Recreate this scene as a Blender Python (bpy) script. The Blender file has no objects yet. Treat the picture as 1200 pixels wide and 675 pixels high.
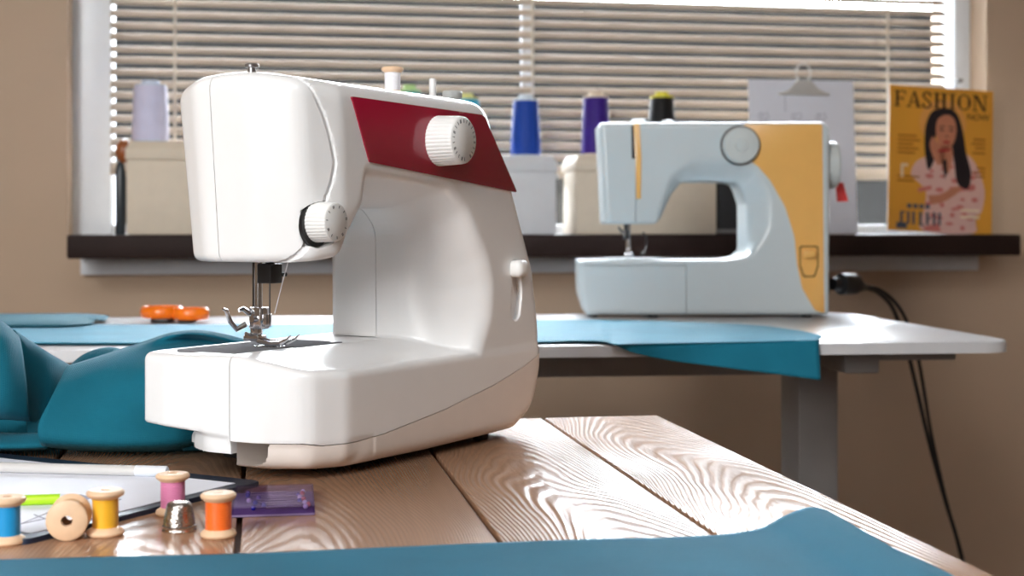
SKY, LA, LB = 47, 22, 22
import bpy, bmesh, math, random
import numpy as np
from mathutils import Vector, Matrix
random.seed(7)
C = bpy.context.scene.collection
PI = math.pi

# ------------------------------------------------------------------ camera model (1200 x 675)
FPX = 1200 * 50 / 36
YH = 268.0
ZT = 0.75                 # top of the wooden table
ZC = ZT + 0.172           # eye height
ZD = 0.79                 # top of the white desk
YAW = math.atan(290 / FPX)
RX = np.array([math.cos(YAW), -math.sin(YAW)])
FX = np.array([math.sin(YAW), math.cos(YAW)])

def P(px, py, D):
    xy = (RX * (px - 600) / FPX + FX) * D
    return Vector((xy[0], xy[1], ZC - (py - YH) / FPX * D))
def G(px, py, z):
    return P(px, py, (ZC - z) * FPX / (py - YH))
def WY(px, py, Y):
    d = RX * (px - 600) / FPX + FX
    return P(px, py, Y / d[1])

# ------------------------------------------------------------------ objects
def thing(name, label, cat, loc=(0, 0, 0), rotz=0.0, group=None):
    o = bpy.data.objects.new(name, None); C.objects.link(o)
    o.empty_display_size = 0.02
    o.location = loc; o.rotation_euler = (0, 0, rotz)
    o['label'] = label; o['category'] = cat
    if group: o['group'] = group
    return o
def tag(o, label, cat, group=None, kind=None):
    o['label'] = label; o['category'] = cat
    if group: o['group'] = group
    if kind: o['kind'] = kind
    return o
def dup(root, loc, rotz, label, group=None):
    r = root.copy(); C.objects.link(r); r.location = loc; r.rotation_euler = (0, 0, rotz)
    r['label'] = label
    if group: r['group'] = group
    for ch in list(root.children):
        c = ch.copy(); C.objects.link(c); c.parent = r
        for g in list(ch.children):
            d = g.copy(); C.objects.link(d); d.parent = c
    return r

class MB:
    """collects shapes, links them as one mesh"""
    def __init__(s): s.bm = bmesh.new()
    def _new(s, n0): return s.bm.verts[:][n0:]
    def add(s, verts, faces, mi=0):
        vs = [s.bm.verts.new(v) for v in verts]
        for f in faces:
            try:
                fc = s.bm.faces.new([vs[i] for i in f]); fc.material_index = mi
            except ValueError: pass
        return s
    def box(s, lo, hi, bev=0.0, seg=2, M=None, mi=0):
        t = bmesh.new(); bmesh.ops.create_cube(t, size=1)
        for v in t.verts:
            v.co = Vector([lo[i] + (v.co[i] + .5) * (hi[i] - lo[i]) for i in range(3)])
        if bev > 0: bmesh.ops.bevel(t, geom=t.edges[:], offset=bev, segments=seg, profile=.5, affect='EDGES')
        return s.join(t, M, mi)
    def join(s, t, M=None, mi=0):
        t.verts.ensure_lookup_table()
        vs = [s.bm.verts.new(M @ v.co if M else v.co) for v in t.verts]
        for f in t.faces:
            fc = s.bm.faces.new([vs[v.index] for v in f.verts]); fc.material_index = mi
        t.free(); return s
    def lathe(s, prof, n=32, M=None, cap=True, mi=0):
        vs, fs = [], []
        for r, z in prof:
            for k in range(n):
                a = 2 * PI * k / n; vs.append(Vector((r * math.cos(a), r * math.sin(a), z)))
        m = len(prof)
        for i in range(m - 1):
            for k in range(n):
                k2 = (k + 1) % n
                fs.append((i * n + k, i * n + k2, (i + 1) * n + k2, (i + 1) * n + k))
        if cap:
            fs.append(tuple(range(n))[::-1]); fs.append(tuple((m - 1) * n + k for k in range(n)))
        if M: vs = [M @ v for v in vs]
        return s.add(vs, fs, mi)
    def prism(s, poly, z0, z1, M=None, bev=0.0, mi=0):
        t = bmesh.new(); n = len(poly)
        a = [t.verts.new((x, y, z0)) for x, y in poly]; b = [t.verts.new((x, y, z1)) for x, y in poly]
        t.faces.new(a[::-1]); top = t.faces.new(b)
        for i in range(n): t.faces.new((a[i], a[(i + 1) % n], b[(i + 1) % n], b[i]))
        if bev: bmesh.ops.bevel(t, geom=list(top.edges), offset=bev, segments=2, profile=.5, affect='EDGES')
        bmesh.ops.recalc_face_normals(t, faces=t.faces[:])
        return s.join(t, M, mi)
    def tube(s, pts, r, n=10, cap=True, mi=0):
        pts = [Vector(p) for p in pts]; m = len(pts)
        rr = r if isinstance(r, (list, tuple)) else [r] * m
        T = [(pts[min(i + 1, m - 1)] - pts[max(i - 1, 0)]).normalized() for i in range(m)]
        up = Vector((0, 0, 1)) if abs(T[0].z) < .9 else Vector((1, 0, 0))
        nrm = (up - T[0] * up.dot(T[0])).normalized(); vs, fs = [], []
        for i in range(m):
            nrm = (nrm - T[i] * nrm.dot(T[i])).normalized(); b = T[i].cross(nrm)
            for k in range(n):
                a = 2 * PI * k / n; vs.append(pts[i] + (nrm * math.cos(a) + b * math.sin(a)) * rr[i])
        for i in range(m - 1):
            for k in range(n):
                k2 = (k + 1) % n
                fs.append((i * n + k, i * n + k2, (i + 1) * n + k2, (i + 1) * n + k))
        if cap: fs.append(tuple(range(n))[::-1]); fs.append(tuple((m - 1) * n + k for k in range(n)))
        return s.add(vs, fs, mi)
    def build(s, name, mats, parent=None, smooth=True, angle=35):
        bmesh.ops.recalc_face_normals(s.bm, faces=s.bm.faces[:])
        me = bpy.data.meshes.new(name); s.bm.to_mesh(me); s.bm.free()
        return link(name, me, mats, parent, smooth, angle)

def link(name, me, mats, parent=None, smooth=True, angle=35):
    for m in (mats if isinstance(mats, (list, tuple)) else [mats]): me.materials.append(m)
    if smooth:
        me.polygons.foreach_set('use_smooth', [True] * len(me.polygons))
        me.set_sharp_from_angle(angle=math.radians(angle))
    o = bpy.data.objects.new(name, me); C.objects.link(o)
    if parent: o.parent = parent
    return o
def struct(o, label, cat=None):
    o['kind'] = 'structure'; o['label'] = label; o['category'] = cat or o.name.split('_')[0]
    return o

def rot_to(axis):          # matrix whose z is axis
    return Vector(axis).normalized().to_track_quat('Z', 'Y').to_matrix().to_4x4()
def TR(loc, axis=(0, 0, 1)): return Matrix.Translation(Vector(loc)) @ rot_to(axis)

def spline(pts, n=8):
    pts = [np.array(p, float) for p in pts]; out = []
    q = [2 * pts[0] - pts[1]] + pts + [2 * pts[-1] - pts[-2]]
    for i in range(1, len(q) - 2):
        p0, p1, p2, p3 = q[i - 1:i + 3]
        for k in range(n):
            t = k / n
            out.append(.5 * ((2 * p1) + (-p0 + p2) * t + (2 * p0 - 5 * p1 + 4 * p2 - p3) * t * t + (-p0 + 3 * p1 - 3 * p2 + p3) * t ** 3))
    out.append(pts[-1]); return out
def loft(rows, nu=6, nv=6):     # grid of control points -> dense smooth grid
    a = [spline(r, nu) for r in rows]
    cols = [spline([a[i][j] for i in range(len(a))], nv) for j in range(len(a[0]))]
    return [[cols[j][i] for j in range(len(cols))] for i in range(len(cols[0]))]
def grid_faces(n, m, off=0):
    return [(off + i * m + j, off + i * m + j + 1, off + (i + 1) * m + j + 1, off + (i + 1) * m + j) for i in range(n - 1) for j in range(m - 1)]
def fillet(pts, rad, n=6):
    out = []; N = len(pts)
    for i in range(N):
        p = np.array(pts[i], float); a = np.array(pts[i - 1], float) - p; b = np.array(pts[(i + 1) % N], float) - p
        la, lb = np.linalg.norm(a), np.linalg.norm(b); r = rad[i] if isinstance(rad, (list, tuple)) else rad
        if r <= 0: out.append(tuple(p)); continue
        a /= la; b /= lb; half = math.acos(max(-1, min(1, a.dot(b)))) / 2
        if half > 1.55: out.append(tuple(p)); continue
        d = min(r / math.tan(half), .48 * la, .48 * lb)
        for k in range(n + 1):
            t = k / n; out.append(tuple((1 - t) ** 2 * (p + a * d) + 2 * t * (1 - t) * p + t * t * (p + b * d)))
    return out

# ------------------------------------------------------------------ signed distance solids
def sd_poly(poly, x, y):
    p = np.array(poly, np.float32); n = len(p)
    d = np.full(np.broadcast(x, y).shape, 1e9, np.float32); s = np.ones_like(d)
    for i in range(n):
        a = p[i]; b = p[i - 1]; e = b - a
        wx = x - a[0]; wy = y - a[1]
        t = np.clip((wx * e[0] + wy * e[1]) / max(float(e @ e), 1e-12), 0, 1)
        d = np.minimum(d, (wx - e[0] * t) ** 2 + (wy - e[1] * t) ** 2)
        c1 = y >= a[1]; c2 = y < b[1]; c3 = e[0] * wy > e[1] * wx
        s = np.where((c1 & c2 & c3) | (~c1 & ~c2 & ~c3), -s, s)
    return s * np.sqrt(d)
def smax(a, b, k):
    h = np.clip(.5 + .5 * (a - b) / k, 0, 1); return b + (a - b) * h + k * h * (1 - h)
def smin(a, b, k): return -smax(-a, -b, k)
def sstep(a, b, x):
    t = np.clip((x - a) / (b - a), 0, 1); return t * t * (3 - 2 * t)

def sdf_mesh(name, fn, lo, hi, h, mat, parent=None, angle=40):
    ax = [np.arange(lo[i] - h * 2, hi[i] + h * 2.5, h).astype(np.float32) for i in range(3)]
    X, Y, Z = ax[0][:, None, None], ax[1][None, :, None], ax[2][None, None, :]
    V = np.ascontiguousarray(np.broadcast_to(fn(X, Y, Z), (len(ax[0]), len(ax[1]), len(ax[2])))).astype(np.float32)
    neg = V < 0; nx, ny, nz = V.shape
    cell = np.zeros((nx - 1, ny - 1, nz - 1), np.int8)
    for i in (0, 1):
        for j in (0, 1):
            for k in (0, 1): cell += neg[i:nx - 1 + i, j:ny - 1 + j, k:nz - 1 + k]
    act = np.argwhere((cell > 0) & (cell < 8))
    idx = -np.ones(cell.shape, np.int64); idx[tuple(act.T)] = np.arange(len(act))
    n_ = len(act); org = np.array([a[0] for a in ax], float)
    ATA = np.zeros((n_, 3, 3)); ATb = np.zeros((n_, 3)); acc = np.zeros((n_, 3)); cnt = np.zeros(n_)
    cor = [(i, j, k) for i in (0, 1) for j in (0, 1) for k in (0, 1)]
    val = {c: V[act[:, 0] + c[0], act[:, 1] + c[1], act[:, 2] + c[2]] for c in cor}
    ev = lambda q: np.asarray(fn(q[:, 0], q[:, 1], q[:, 2]), float)
    I3 = np.eye(3); eps = h * .04; hits = []
    for c in cor:
        for d in range(3):
            if c[d] == 0:
                e = list(c); e[d] = 1; e = tuple(e)
                m = np.nonzero((val[c] < 0) != (val[e] < 0))[0]
                lo_ = np.zeros(len(m)); base = act[m] + np.array(c, float)
                t = val[c][m] / (val[c][m] - val[e][m])
                p = base.copy(); p[:, d] += t
                hits.append((m, p, val[c][m] < 0, base, d))
    mi = np.concatenate([x[0] for x in hits]); pp = np.concatenate([x[1] for x in hits]) * h + org
    # one secant step along the edge keeps the crossing on the surface
    key = np.round((pp - org) / h * 4096).astype(np.int64); _, first, inv = np.unique(key, axis=0, return_index=True, return_inverse=True)
    inv = inv.reshape(-1); q = pp[first]
    g = np.stack([(ev(q + I3[d] * eps) - ev(q - I3[d] * eps)) / (2 * eps) for d in range(3)], 1)
    f0 = ev(q); gg = np.maximum((g * g).sum(1), .05)
    q = q - np.clip(f0 / gg, -.5 * h, .5 * h)[:, None] * g
    g /= np.maximum(np.linalg.norm(g, axis=1, keepdims=True), 1e-9)
    pp = q[inv]; nn = g[inv]
    np.add.at(acc, mi, pp); np.add.at(cnt, mi, 1); mean = acc / cnt[:, None]
    rel = pp - mean[mi]; dd = (nn * rel).sum(1)
    np.add.at(ATA, mi, nn[:, :, None] * nn[:, None, :]); np.add.at(ATb, mi, nn * dd[:, None])
    ATA += I3 * .06
    x = np.linalg.solve(ATA, ATb[:, :, None])[:, :, 0]
    vs = mean + x
    cmin = act * h + org - .1 * h
    vs = np.clip(vs, cmin, cmin + 1.2 * h)
    faces = []
    for d in range(3):
        o1, o2 = [(1, 2), (2, 0), (0, 1)][d]
        sl0 = [slice(1, -1)] * 3; sl0[d] = slice(0, -1); sl1 = [slice(1, -1)] * 3; sl1[d] = slice(1, None)
        a = neg[tuple(sl0)]; b = neg[tuple(sl1)]
        for sgn in (0, 1):
            pts = np.argwhere((a & ~b) if sgn == 0 else (~a & b))
            off = np.array([1, 1, 1]); off[d] = 0; pts = pts + off
            q = []
            for (s1, s2) in ((0, 0), (1, 0), (1, 1), (0, 1)):
                r = pts.copy(); r[:, o1] -= s1; r[:, o2] -= s2; q.append(idx[r[:, 0], r[:, 1], r[:, 2]])
            q = np.stack(q, 1)
            faces.append(q if sgn == 0 else q[:, ::-1])
    faces = np.concatenate(faces)
    me = bpy.data.meshes.new(name); me.from_pydata(vs.tolist(), [], faces.tolist())
    bm = bmesh.new(); bm.from_mesh(me); bmesh.ops.recalc_face_normals(bm, faces=bm.faces[:]); bm.to_mesh(me); bm.free()
    return link(name, me, mat, parent, True, angle)

# ------------------------------------------------------------------ materials
def lin(c):
    return tuple(((v / 255) / 12.92 if v / 255 <= .04045 else ((v / 255 + .055) / 1.055) ** 2.4) for v in c) + (1,)
class MT:
    def __init__(s, name):
        s.m = bpy.data.materials.new(name); s.m.use_nodes = True; s.t = s.m.node_tree; s.n = s.t.nodes
        s.b = s.n['Principled BSDF']
    def node(s, typ, **kw):
        n = s.n.new(typ)
        for k, v in kw.items():
            if k.startswith('i_'): n.inputs[k[2:].replace('_', ' ')].default_value = v
            else: setattr(n, k, v)
        return n
    def l(s, a, b): s.t.links.new(a, b)
    def coords(s, scale=(1, 1, 1), kind='Object'):
        tc = s.node('ShaderNodeTexCoord'); mp = s.node('ShaderNodeMapping'); mp.inputs['Scale'].default_value = scale
        s.l(tc.outputs[kind], mp.inputs['Vector']); return mp.outputs['Vector']
    def noise(s, vec, scale, detail=3, rough=.5, dist=0):
        n = s.node('ShaderNodeTexNoise'); n.inputs['Scale'].default_value = scale; n.inputs['Detail'].default_value = detail
        n.inputs['Roughness'].default_value = rough; n.inputs['Distortion'].default_value = dist
        if vec is not None: s.l(vec, n.inputs['Vector'])
        return n.outputs['Fac']
    def ramp(s, fac, stops):
        r = s.node('ShaderNodeValToRGB'); e = r.color_ramp.elements
        while len(e) < len(stops): e.new(.5)
        for i, (p, c) in enumerate(stops): e[i].position = p; e[i].color = c if len(c) == 4 else tuple(c) + (1,)
        s.l(fac, r.inputs['Fac']); return r.outputs['Color']
    def bump(s, h, strength=.3, dist=.001, normal=None):
        b = s.node('ShaderNodeBump'); b.inputs['Strength'].default_value = strength; b.inputs['Distance'].default_value = dist
        s.l(h, b.inputs['Height'])
        if normal is not None: s.l(normal, b.inputs['Normal'])
        s.l(b.outputs['Normal'], s.b.inputs['Normal']); return b.outputs['Normal']
def plain(name, col, rough=.5, metal=0.0, var=.06, scale=40, bump=0.0, bscale=300, coat=0.0, trans=0.0, ior=1.5, sheen=0.0, spec=.5):
    t = MT(name); b = t.b; c = lin(col); v = t.coords()
    n = t.noise(v, scale, 3)
    t.l(t.ramp(n, [(.25, tuple(x * (1 - var) for x in c[:3])), (.75, tuple(min(1, x * (1 + var)) for x in c[:3]))]), b.inputs['Base Color'])
    b.inputs['Roughness'].default_value = rough; b.inputs['Metallic'].default_value = metal
    b.inputs['Coat Weight'].default_value = coat; b.inputs['Coat Roughness'].default_value = .08
    b.inputs['Transmission Weight'].default_value = trans; b.inputs['IOR'].default_value = ior
    b.inputs['Sheen Weight'].default_value = sheen; b.inputs['Specular IOR Level'].default_value = spec
    if bump: t.bump(t.noise(v, bscale, 2), bump, .0005)
    return t.m
def cloth_mat(name, col, sheen=.4, rough=.75, freq=250, bs=.35, col2=None):
    t = MT(name); c = lin(col); v = t.coords()
    n = t.noise(v, 18, 4)
    t.l(t.ramp(n, [(.3, tuple(x * .9 for x in c[:3])), (.7, tuple(x * 1.1 for x in c[:3]))]), t.b.inputs['Base Color'])
    t.b.inputs['Roughness'].default_value = rough; t.b.inputs['Sheen Weight'].default_value = sheen
    t.b.inputs['Sheen Roughness'].default_value = .4; t.b.inputs['Specular IOR Level'].default_value = .25
    if 'Sheen Tint' in t.b.inputs: t.b.inputs['Sheen Tint'].default_value = (.6, .9, 1, 1)
    uv = t.coords((1, 1, 1), 'UV')
    w1 = t.node('ShaderNodeTexWave', wave_type='BANDS', bands_direction='X'); w1.inputs['Scale'].default_value = freq
    w2 = t.node('ShaderNodeTexWave', wave_type='BANDS', bands_direction='Y'); w2.inputs['Scale'].default_value = freq
    t.l(uv, w1.inputs['Vector']); t.l(uv, w2.inputs['Vector'])
    ad = t.node('ShaderNodeMath', operation='ADD'); t.l(w1.outputs['Fac'], ad.inputs[0]); t.l(w2.outputs['Fac'], ad.inputs[1])
    t.bump(ad.outputs[0], bs, .0004)
    return t.m
# ------------------------------------------------------------------ shared materials
M = {}
M['white'] = plain('white_plastic', (243, 243, 243), .28, var=.01, coat=.3)
M['white_grey'] = plain('cool_white_plastic', (206, 216, 220), .3, var=.01, coat=.25)
M['base_white'] = plain('warm_white_plastic', (232, 222, 214), .35, var=.02)
M['red'] = plain('maroon_panel', (150, 0, 44), .2, var=.03, coat=.6)
M['dial'] = plain('dial_white', (240, 240, 238), .4, var=.01)
M['black'] = plain('black_plastic', (18, 18, 20), .4)
M['ink'] = plain('ink_black', (45, 45, 50), .6)
M['chrome'] = plain('chrome', (205, 205, 208), .16, metal=1.0, var=.03)
M['plate'] = plain('plate_steel', (124, 124, 127), .9, metal=0, var=.08, scale=200, spec=0.0)
M['steel'] = plain('brushed_steel', (175, 175, 178), .3, metal=1.0, var=.08, scale=200)
M['dark_metal'] = plain('dark_steel', (90, 88, 88), .3, metal=1.0)
M['rubber'] = plain('rubber_black', (28, 26, 26), .7)
M['thread_white'] = plain('white_thread', (232, 232, 238), .7, bump=.4, bscale=900)
M['mark'] = plain('tick_grey', (80, 80, 85), .6)

# ------------------------------------------------------------------ the maroon-panel sewing machine
MANG = YAW + math.radians(31)
def machine_root(name, label, lat, dep, ang, z):
    xy = RX * lat + FX * dep
    return thing(name, label, 'sewing machine', (xy[0], xy[1], z), PI / 2 - ang)

HX = 0.0016
prof1 = fillet([(-.32, .279), (-.046, .279), (-.0015, .2017), (.030, .138), (.0405, .086), (.0395, .052), (.0255, .02), (-.004, .0068), (-.13, .0060), (-.20, .0070), (-.32, .0085)],
               [0, .020, .05, .06, .06, .05, .03, .02, .1, .1, 0], 5)
planU = fillet([(-.238, 0), (-.270, .010), (-.287, .042), (-.289, .088), (-.276, .116), (-.245, .127), (.09, .127), (.09, 0)], [.03, .02, .03, .03, .02, .02, 0, 0], 5)
planB = fillet([(-.228, 0), (-.262, .010), (-.274, .036), (-.281, .075), (-.280, .125), (-.276, .148), (-.262, .153), (.09, .153), (.09, 0)], [.03, .025, .03, .05, .02, .006, .01, 0, 0], 5)
planL = fillet([(-.212, .001), (-.246, .018), (-.262, .042), (-.264, .062), (-.25, .13), (.09, .13), (.09, .001)], [.03, .02, .01, .005, .01, 0, 0], 5)
thrF = fillet([(-.45, .04), (-.45, .149), (-.262, .149), (-.236, .153), (-.227, .172), (-.211, .19), (-.207, .2125), (-.105, .2045), (-.080, .187), (-.052, .15), (-.0435, .128), (-.0455, .102), (-.062, .0735), (-.062, .04)],
              [0, 0, .01, .01, .01, .006, .004, .03, .03, .03, .03, .03, .01, 0], 4)
thrD = fillet([(-.45, .04), (-.45, .149), (-.206, .149), (-.198, .16), (-.194, .188), (-.108, .188), (-.090, .172), (-.088, .04)],
              [0, 0, .006, .008, .01, .014, .02, 0], 4)
def bed_top(v): return .0735 + .0105 * sstep(.0, .064, v)
def m1_full(u, v, w):
    crown = .0085 * ((v - .058) / .058) ** 2
    d = sd_poly(prof1, u, w + crown * sstep(.2, .27, w))
    tw = 1 - np.clip((w - .150) / .12, 0, 1)
    ue = u - .010 * tw * np.clip((-.2 - u) / .06, 0, 1)
    ve = .06 + (v - .06) * (1 + .10 * tw * np.clip((-.2 - u) / .06, 0, 1) * (v > .06))
    pu = sd_poly(planU, ue, ve)
    up = smax(d, pu, .013)
    s = np.sin(np.clip(v / .062, 0, 1) * PI / 2)
    thr = sd_poly(thrF, u, w) * (1 - s) + sd_poly(thrD, u, w) * s
    thr = smax(thr, bed_top(v) - w, .004)
    low = np.maximum(up, .0 + (.10 - w) * 1.0 * (u < -.2))
    up = smax(up, -thr, .007)
    up = smax(up, (.150 - w) * np.where(u < -.14, 1, 0) - .3 * np.where(u < -.14, 0, 1), .016) if False else up
    pb = sd_poly(planB, u, v)
    bed = smax(smax(d, pb, .010), w - bed_top(v), .007)
    # the free arm has air under it
    gap = np.maximum(np.maximum(.0634 - v, w - .0295 - .004 * np.clip((v - .0634) / .09, 0, 1)), u + .06)
    bed = smax(bed, -gap, .003)
    cut = np.maximum(w - .0265, u + .2)            # under the bowed left end: only the inset foot
    foot = smax(sd_poly(planL, u, v), np.maximum(w - .0262, .0105 - w), .006)
    bed = np.minimum(smax(bed, -np.maximum(cut, -sd_poly(planL, u, v)), .003), np.where(u < -.06, foot, 1))
    full = smin(up, bed, .004)
    # slot of the reverse lever
    a = np.array([-.0045, .139]); b = np.array([-.0035, .1035])
    px, pw = u - a[0], w - a[1]; e = b - a; t = np.clip((px * e[0] + pw * e[1]) / (e @ e), 0, 1)
    bow = .003 * np.sin(t * PI)
    sl = np.sqrt((px - e[0] * t - bow) ** 2 + (pw - e[1] * t) ** 2) - .0072
    sl = np.maximum(sl, v - .005)
    full = smax(full, -sl, .0015)
    # dark well the tension dial sits in
    wl = np.maximum(np.sqrt((u + .2515) ** 2 + (w - .1745) ** 2) - .0158, v - .014)
    full = smax(full, -wl, .001)
    chan = np.maximum(np.maximum(np.abs(u - us_line(w) - .0012) - .0017, -(full + .0016)), np.maximum(.150 - w, v - .05))
    return smax(full, -chan, .0006)

gp = .0003
us_pts = [(-.05, .30), (-.2645, .268)]
def us_line(w):     # front slot between the end housing and the arm
    return np.interp(w, [.140, .150, .160, .170, .180, .1914, .205, .2175, .235, .25, .2625, .29], [-.268, -.2665, -.2615, -.2585, -.2545, -.2495, -.2445, -.2425, -.2465, -.252, -.259, -.272]).astype(np.float32)
def seam_line(u):
    return np.interp(u, [-.29, -.262, -.25, -.22, -.1878, -.1108, -.0365, .0069, .03, .06], [.0262, .0262, .0240, .0235, .0253, .034, .0466, .0567, .064, .075]).astype(np.float32)
def r_face(u, v, w): return np.maximum(np.maximum(.0735 - v, u + .236), .14 - w)
def r_head(u, v, w): return np.maximum(np.maximum(v - .0735, u + .0006 - us_line(w)), .14 - w)
def r_free(u, v, w): return np.maximum(np.maximum(.0634 - v, u + .11), w - .09)
def r_base(u, v, w): return np.maximum(w - seam_line(u), v - .0634 - 10 * (u > -.11))
def r_rear(u, v, w): return np.maximum(np.maximum(.08 - v, -.236 - u), .0848 - w)
def others(u, v, w):
    return np.minimum(np.minimum(np.minimum(r_face(u, v, w), r_head(u, v, w)), np.minimum(r_free(u, v, w), r_base(u, v, w))), r_rear(u, v, w))

m1 = machine_root('sewing_machine', 'large white sewing machine with maroon front panel standing on the wooden table', .005, 1.18, MANG, ZT)
sdf_mesh('casing', lambda u, v, w: np.maximum(m1_full(u, v, w), gp - others(u, v, w)), (-.292, -.004, 0), (.046, .156, .283), HX, M['white'], m1)
sdf_mesh('rear_casing', lambda u, v, w: np.maximum(m1_full(u, v, w), r_rear(u, v, w) + gp), (-.24, .075, .08), (.046, .132, .283), HX, M['white'], m1)
sdf_mesh('end_housing', lambda u, v, w: np.maximum(m1_full(u, v, w), r_head(u, v, w) + gp), (-.292, -.004, .138), (-.22, .078, .283), HX, M['white'], m1)
sdf_mesh('face_cover', lambda u, v, w: np.maximum(m1_full(u, v, w), r_face(u, v, w) + gp), (-.292, .07, .138), (-.22, .132, .283), HX, M['white'], m1)
sdf_mesh('free_arm', lambda u, v, w: np.maximum(m1_full(u, v, w), r_free(u, v, w) + gp), (-.292, .06, .02), (-.1, .156, .092), HX, M['white'], m1)
o = sdf_mesh('base', lambda u, v, w: np.maximum(m1_full(u, v, w), r_base(u, v, w) + gp), (-.27, -.004, 0), (.046, .156, .08), HX, M['base_white'], m1)
o['label'] = 'warm white lower base'

# maroon panel
pan = fillet([(-.2268, .2637), (-.0545, .2625), (-.0030, .2020), (-.2061, .2190)][::-1], [.001, .001, .009, .001], 5)
mb = MB(); mb.prism([(x, y) for x, y in pan], -.0008, .0012, Matrix(((1, 0, 0, 0), (0, 0, -1, 0), (0, 1, 0, 0), (0, 0, 0, 1))), .0004)
mb.build('front_panel', M['red'], m1)['label'] = 'maroon front panel'

def knob(name, u, w, v0, r0, r1, ln, nrib, parent, ticks=16):
    """ribbed dial whose axis comes out of the front"""
    mb = MB(); prof = []
    n = nrib * 6; vs, fs = [], []
    rows = [(0, r0, 1), (ln * .82, r1 + (r0 - r1) * .2, 1), (ln * .95, r1 - .0002, .3), (ln, r1 - .0014, 0)]
    for z, r, a in rows:
        for k in range(n):
            rr = r - a * (.00045 if (k % 6) in (0, 1) else 0)
            t = 2 * PI * k / n; vs.append((u + rr * math.cos(t), v0 - z, w + rr * math.sin(t)))
    for i in range(len(rows) - 1):
        for k in range(n): fs.append((i * n + k, i * n + (k + 1) % n, (i + 1) * n + (k + 1) % n, (i + 1) * n + k))
    fs.append(tuple((len(rows) - 1) * n + k for k in range(n))); fs.append(tuple(range(n)))
    o = mb.add(vs, fs).build(name, M['dial'], parent, angle=50); o['label'] = 'white ribbed ' + name.replace('_', ' ')
    tm = MB()
    for k in range(ticks):
        a = 2 * PI * k / ticks + .2; big = k % 3 == 0
        if abs(math.sin(a * .5 + .6)) < .12: continue
        rr = r1 * .80; c = (u + rr * math.cos(a), v0 - ln - .0001, w + rr * math.sin(a))
        ca, sa = math.cos(a), math.sin(a)
        for q in range(2 if big else 1):
            du = (q * .9 - .3) * .0011
            Mx = Matrix(((ca, 0, -sa, c[0] - sa * du), (0, 1, 0, c[1]), (sa, 0, ca, c[2] + ca * du), (0, 0, 0, 1)))
            tm.box((-r1 * .075, -.00012, -.00022), (r1 * .075, .0003, .00022), M=Mx)
    tm.build('dial_markings', M['mark'], o)['label'] = 'dark printed markings'
    return o
knob('stitch_dial', -.1185, .2385, .0, .0192, .0180, .0235, 40, m1, 22)
mb = MB(); mb.lathe([(.0150, 0), (.0150, .003)], 40, TR((-.2515, .0135, .1745), (0, -1, 0))); mb.build('tension_dial_well', M['black'], m1)
knob('tension_dial', -.2500, .1765, .0105, .0140, .0132, .0165, 34, m1, 11)
# reverse lever
mb = MB(); mb.box((-.0125, -.0100, .1320), (.0045, .004, .1460), .0048, 4); mb.build('reverse_lever', M['dial'], m1)
# presser mechanism under the head
NU, NV = -.215, .083
mb = MB(); mb.tube([(NU, .0935, .168), (NU, .0935, .112)], .0028, 20); pbar = mb.build('presser_bar', M['chrome'], m1)
mb = MB(); mb.tube([(NU + .002, .0985, .168), (NU + .002, .0985, .104)], .0022, 14); mb.build('needle_threader_rod', M['dark_metal'], m1)
mb = MB(); mb.box((NU - .0065, NV - .0065, .1322), (NU + .0065, NV + .0065, .1465), .0008); mb.tube([(NU, NV, .168), (NU, NV, .146)], .0032, 14)
mb.tube([(NU + .006, NV - .004, .1385), (NU + .0105, NV - .007, .1385)], .0016, 10)
mb.build('needle_clamp', M['black'], m1)['label'] = 'black needle clamp'
mb = MB(); mb.tube([(NU, NV, .133), (NU, NV, .104), (NU, NV, .101)], [.0006, .0006, .0001], 8); mb.build('needle', M['dark_metal'], m1)
mb = MB()
mb.box((NU - .0055, .0875, .0985), (NU + .0055, .0985, .1145), .0012)                       # holder block
mb.box((NU - .0035, .0845, .1005), (NU + .0045, .0885, .1095), .0006)
mb.tube([(NU - .005, .098, .110), (NU - .009, .101, .1135), (NU - .0125, .101, .1125)], [.0022, .0018, .0014], 10)
mb.tube([(NU - .006, .1005, .102), (NU - .012, .104, .0985), (NU - .0165, .106, .104), (NU - .0200, .107, .1125), (NU - .0235, .107, .1140)], [.0022, .0022, .0018, .0014, .0009], 10)
mb.lathe([(.0024, 0), (.0024, .004)], 14, TR((NU - .0055, .092, .106), (-1, 0, 0)))
mb.build('presser_foot_holder', M['chrome'], m1, angle=25)
mb = MB()
for s in (-1, 1):
    x0 = NU + s * .0030
    pts = [(x0, .1035, .0935), (x0, .096, .0905), (x0, .088, .0880), (x0 + s * .0004, .079, .0868), (x0 + s * .001, .070, .0878), (x0 + s * .0018, .063, .0905), (x0 + s * .002, .0595, .0935)]
    mb.tube(pts, [.0014, .0019, .0021, .0021, .0018, .0011, .0006], 10)
mb.box((NU - .005, .090, .0880), (NU + .005, .1045, .0925), .001)
mb.box((NU - .003, .092, .0915), (NU + .003, .0995, .0985), .001)
mb.build('presser_foot', M['chrome'], m1, angle=25).location.z = .0014
# needle plate with feed teeth
mb = MB(); mb.prism(fillet([(-.266, .071), (-.158, .071), (-.150, .080), (-.150, .120), (-.160, .127), (-.266, .127)], .003, 3), .0835, .0858, bev=.0004)
npl = mb.build('needle_plate', M['plate'], m1)
mb = MB()
for k in range(7):
    for s in (-1, 1): mb.box((NU - .0012 + s * .0035, .072 + k * .0035, .0856), (NU + .0012 + s * .0035, .0742 + k * .0035, .0864), .0003)
mb.build('feed_teeth', M['chrome'], npl)
mb = MB(); mb.prism(fillet([(-.205, .0665), (-.150, .0665), (-.150, .0705), (-.205, .0705)], .001, 2), .0838, .0857); mb.build('slide_plate', M['plate'], m1)
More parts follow.
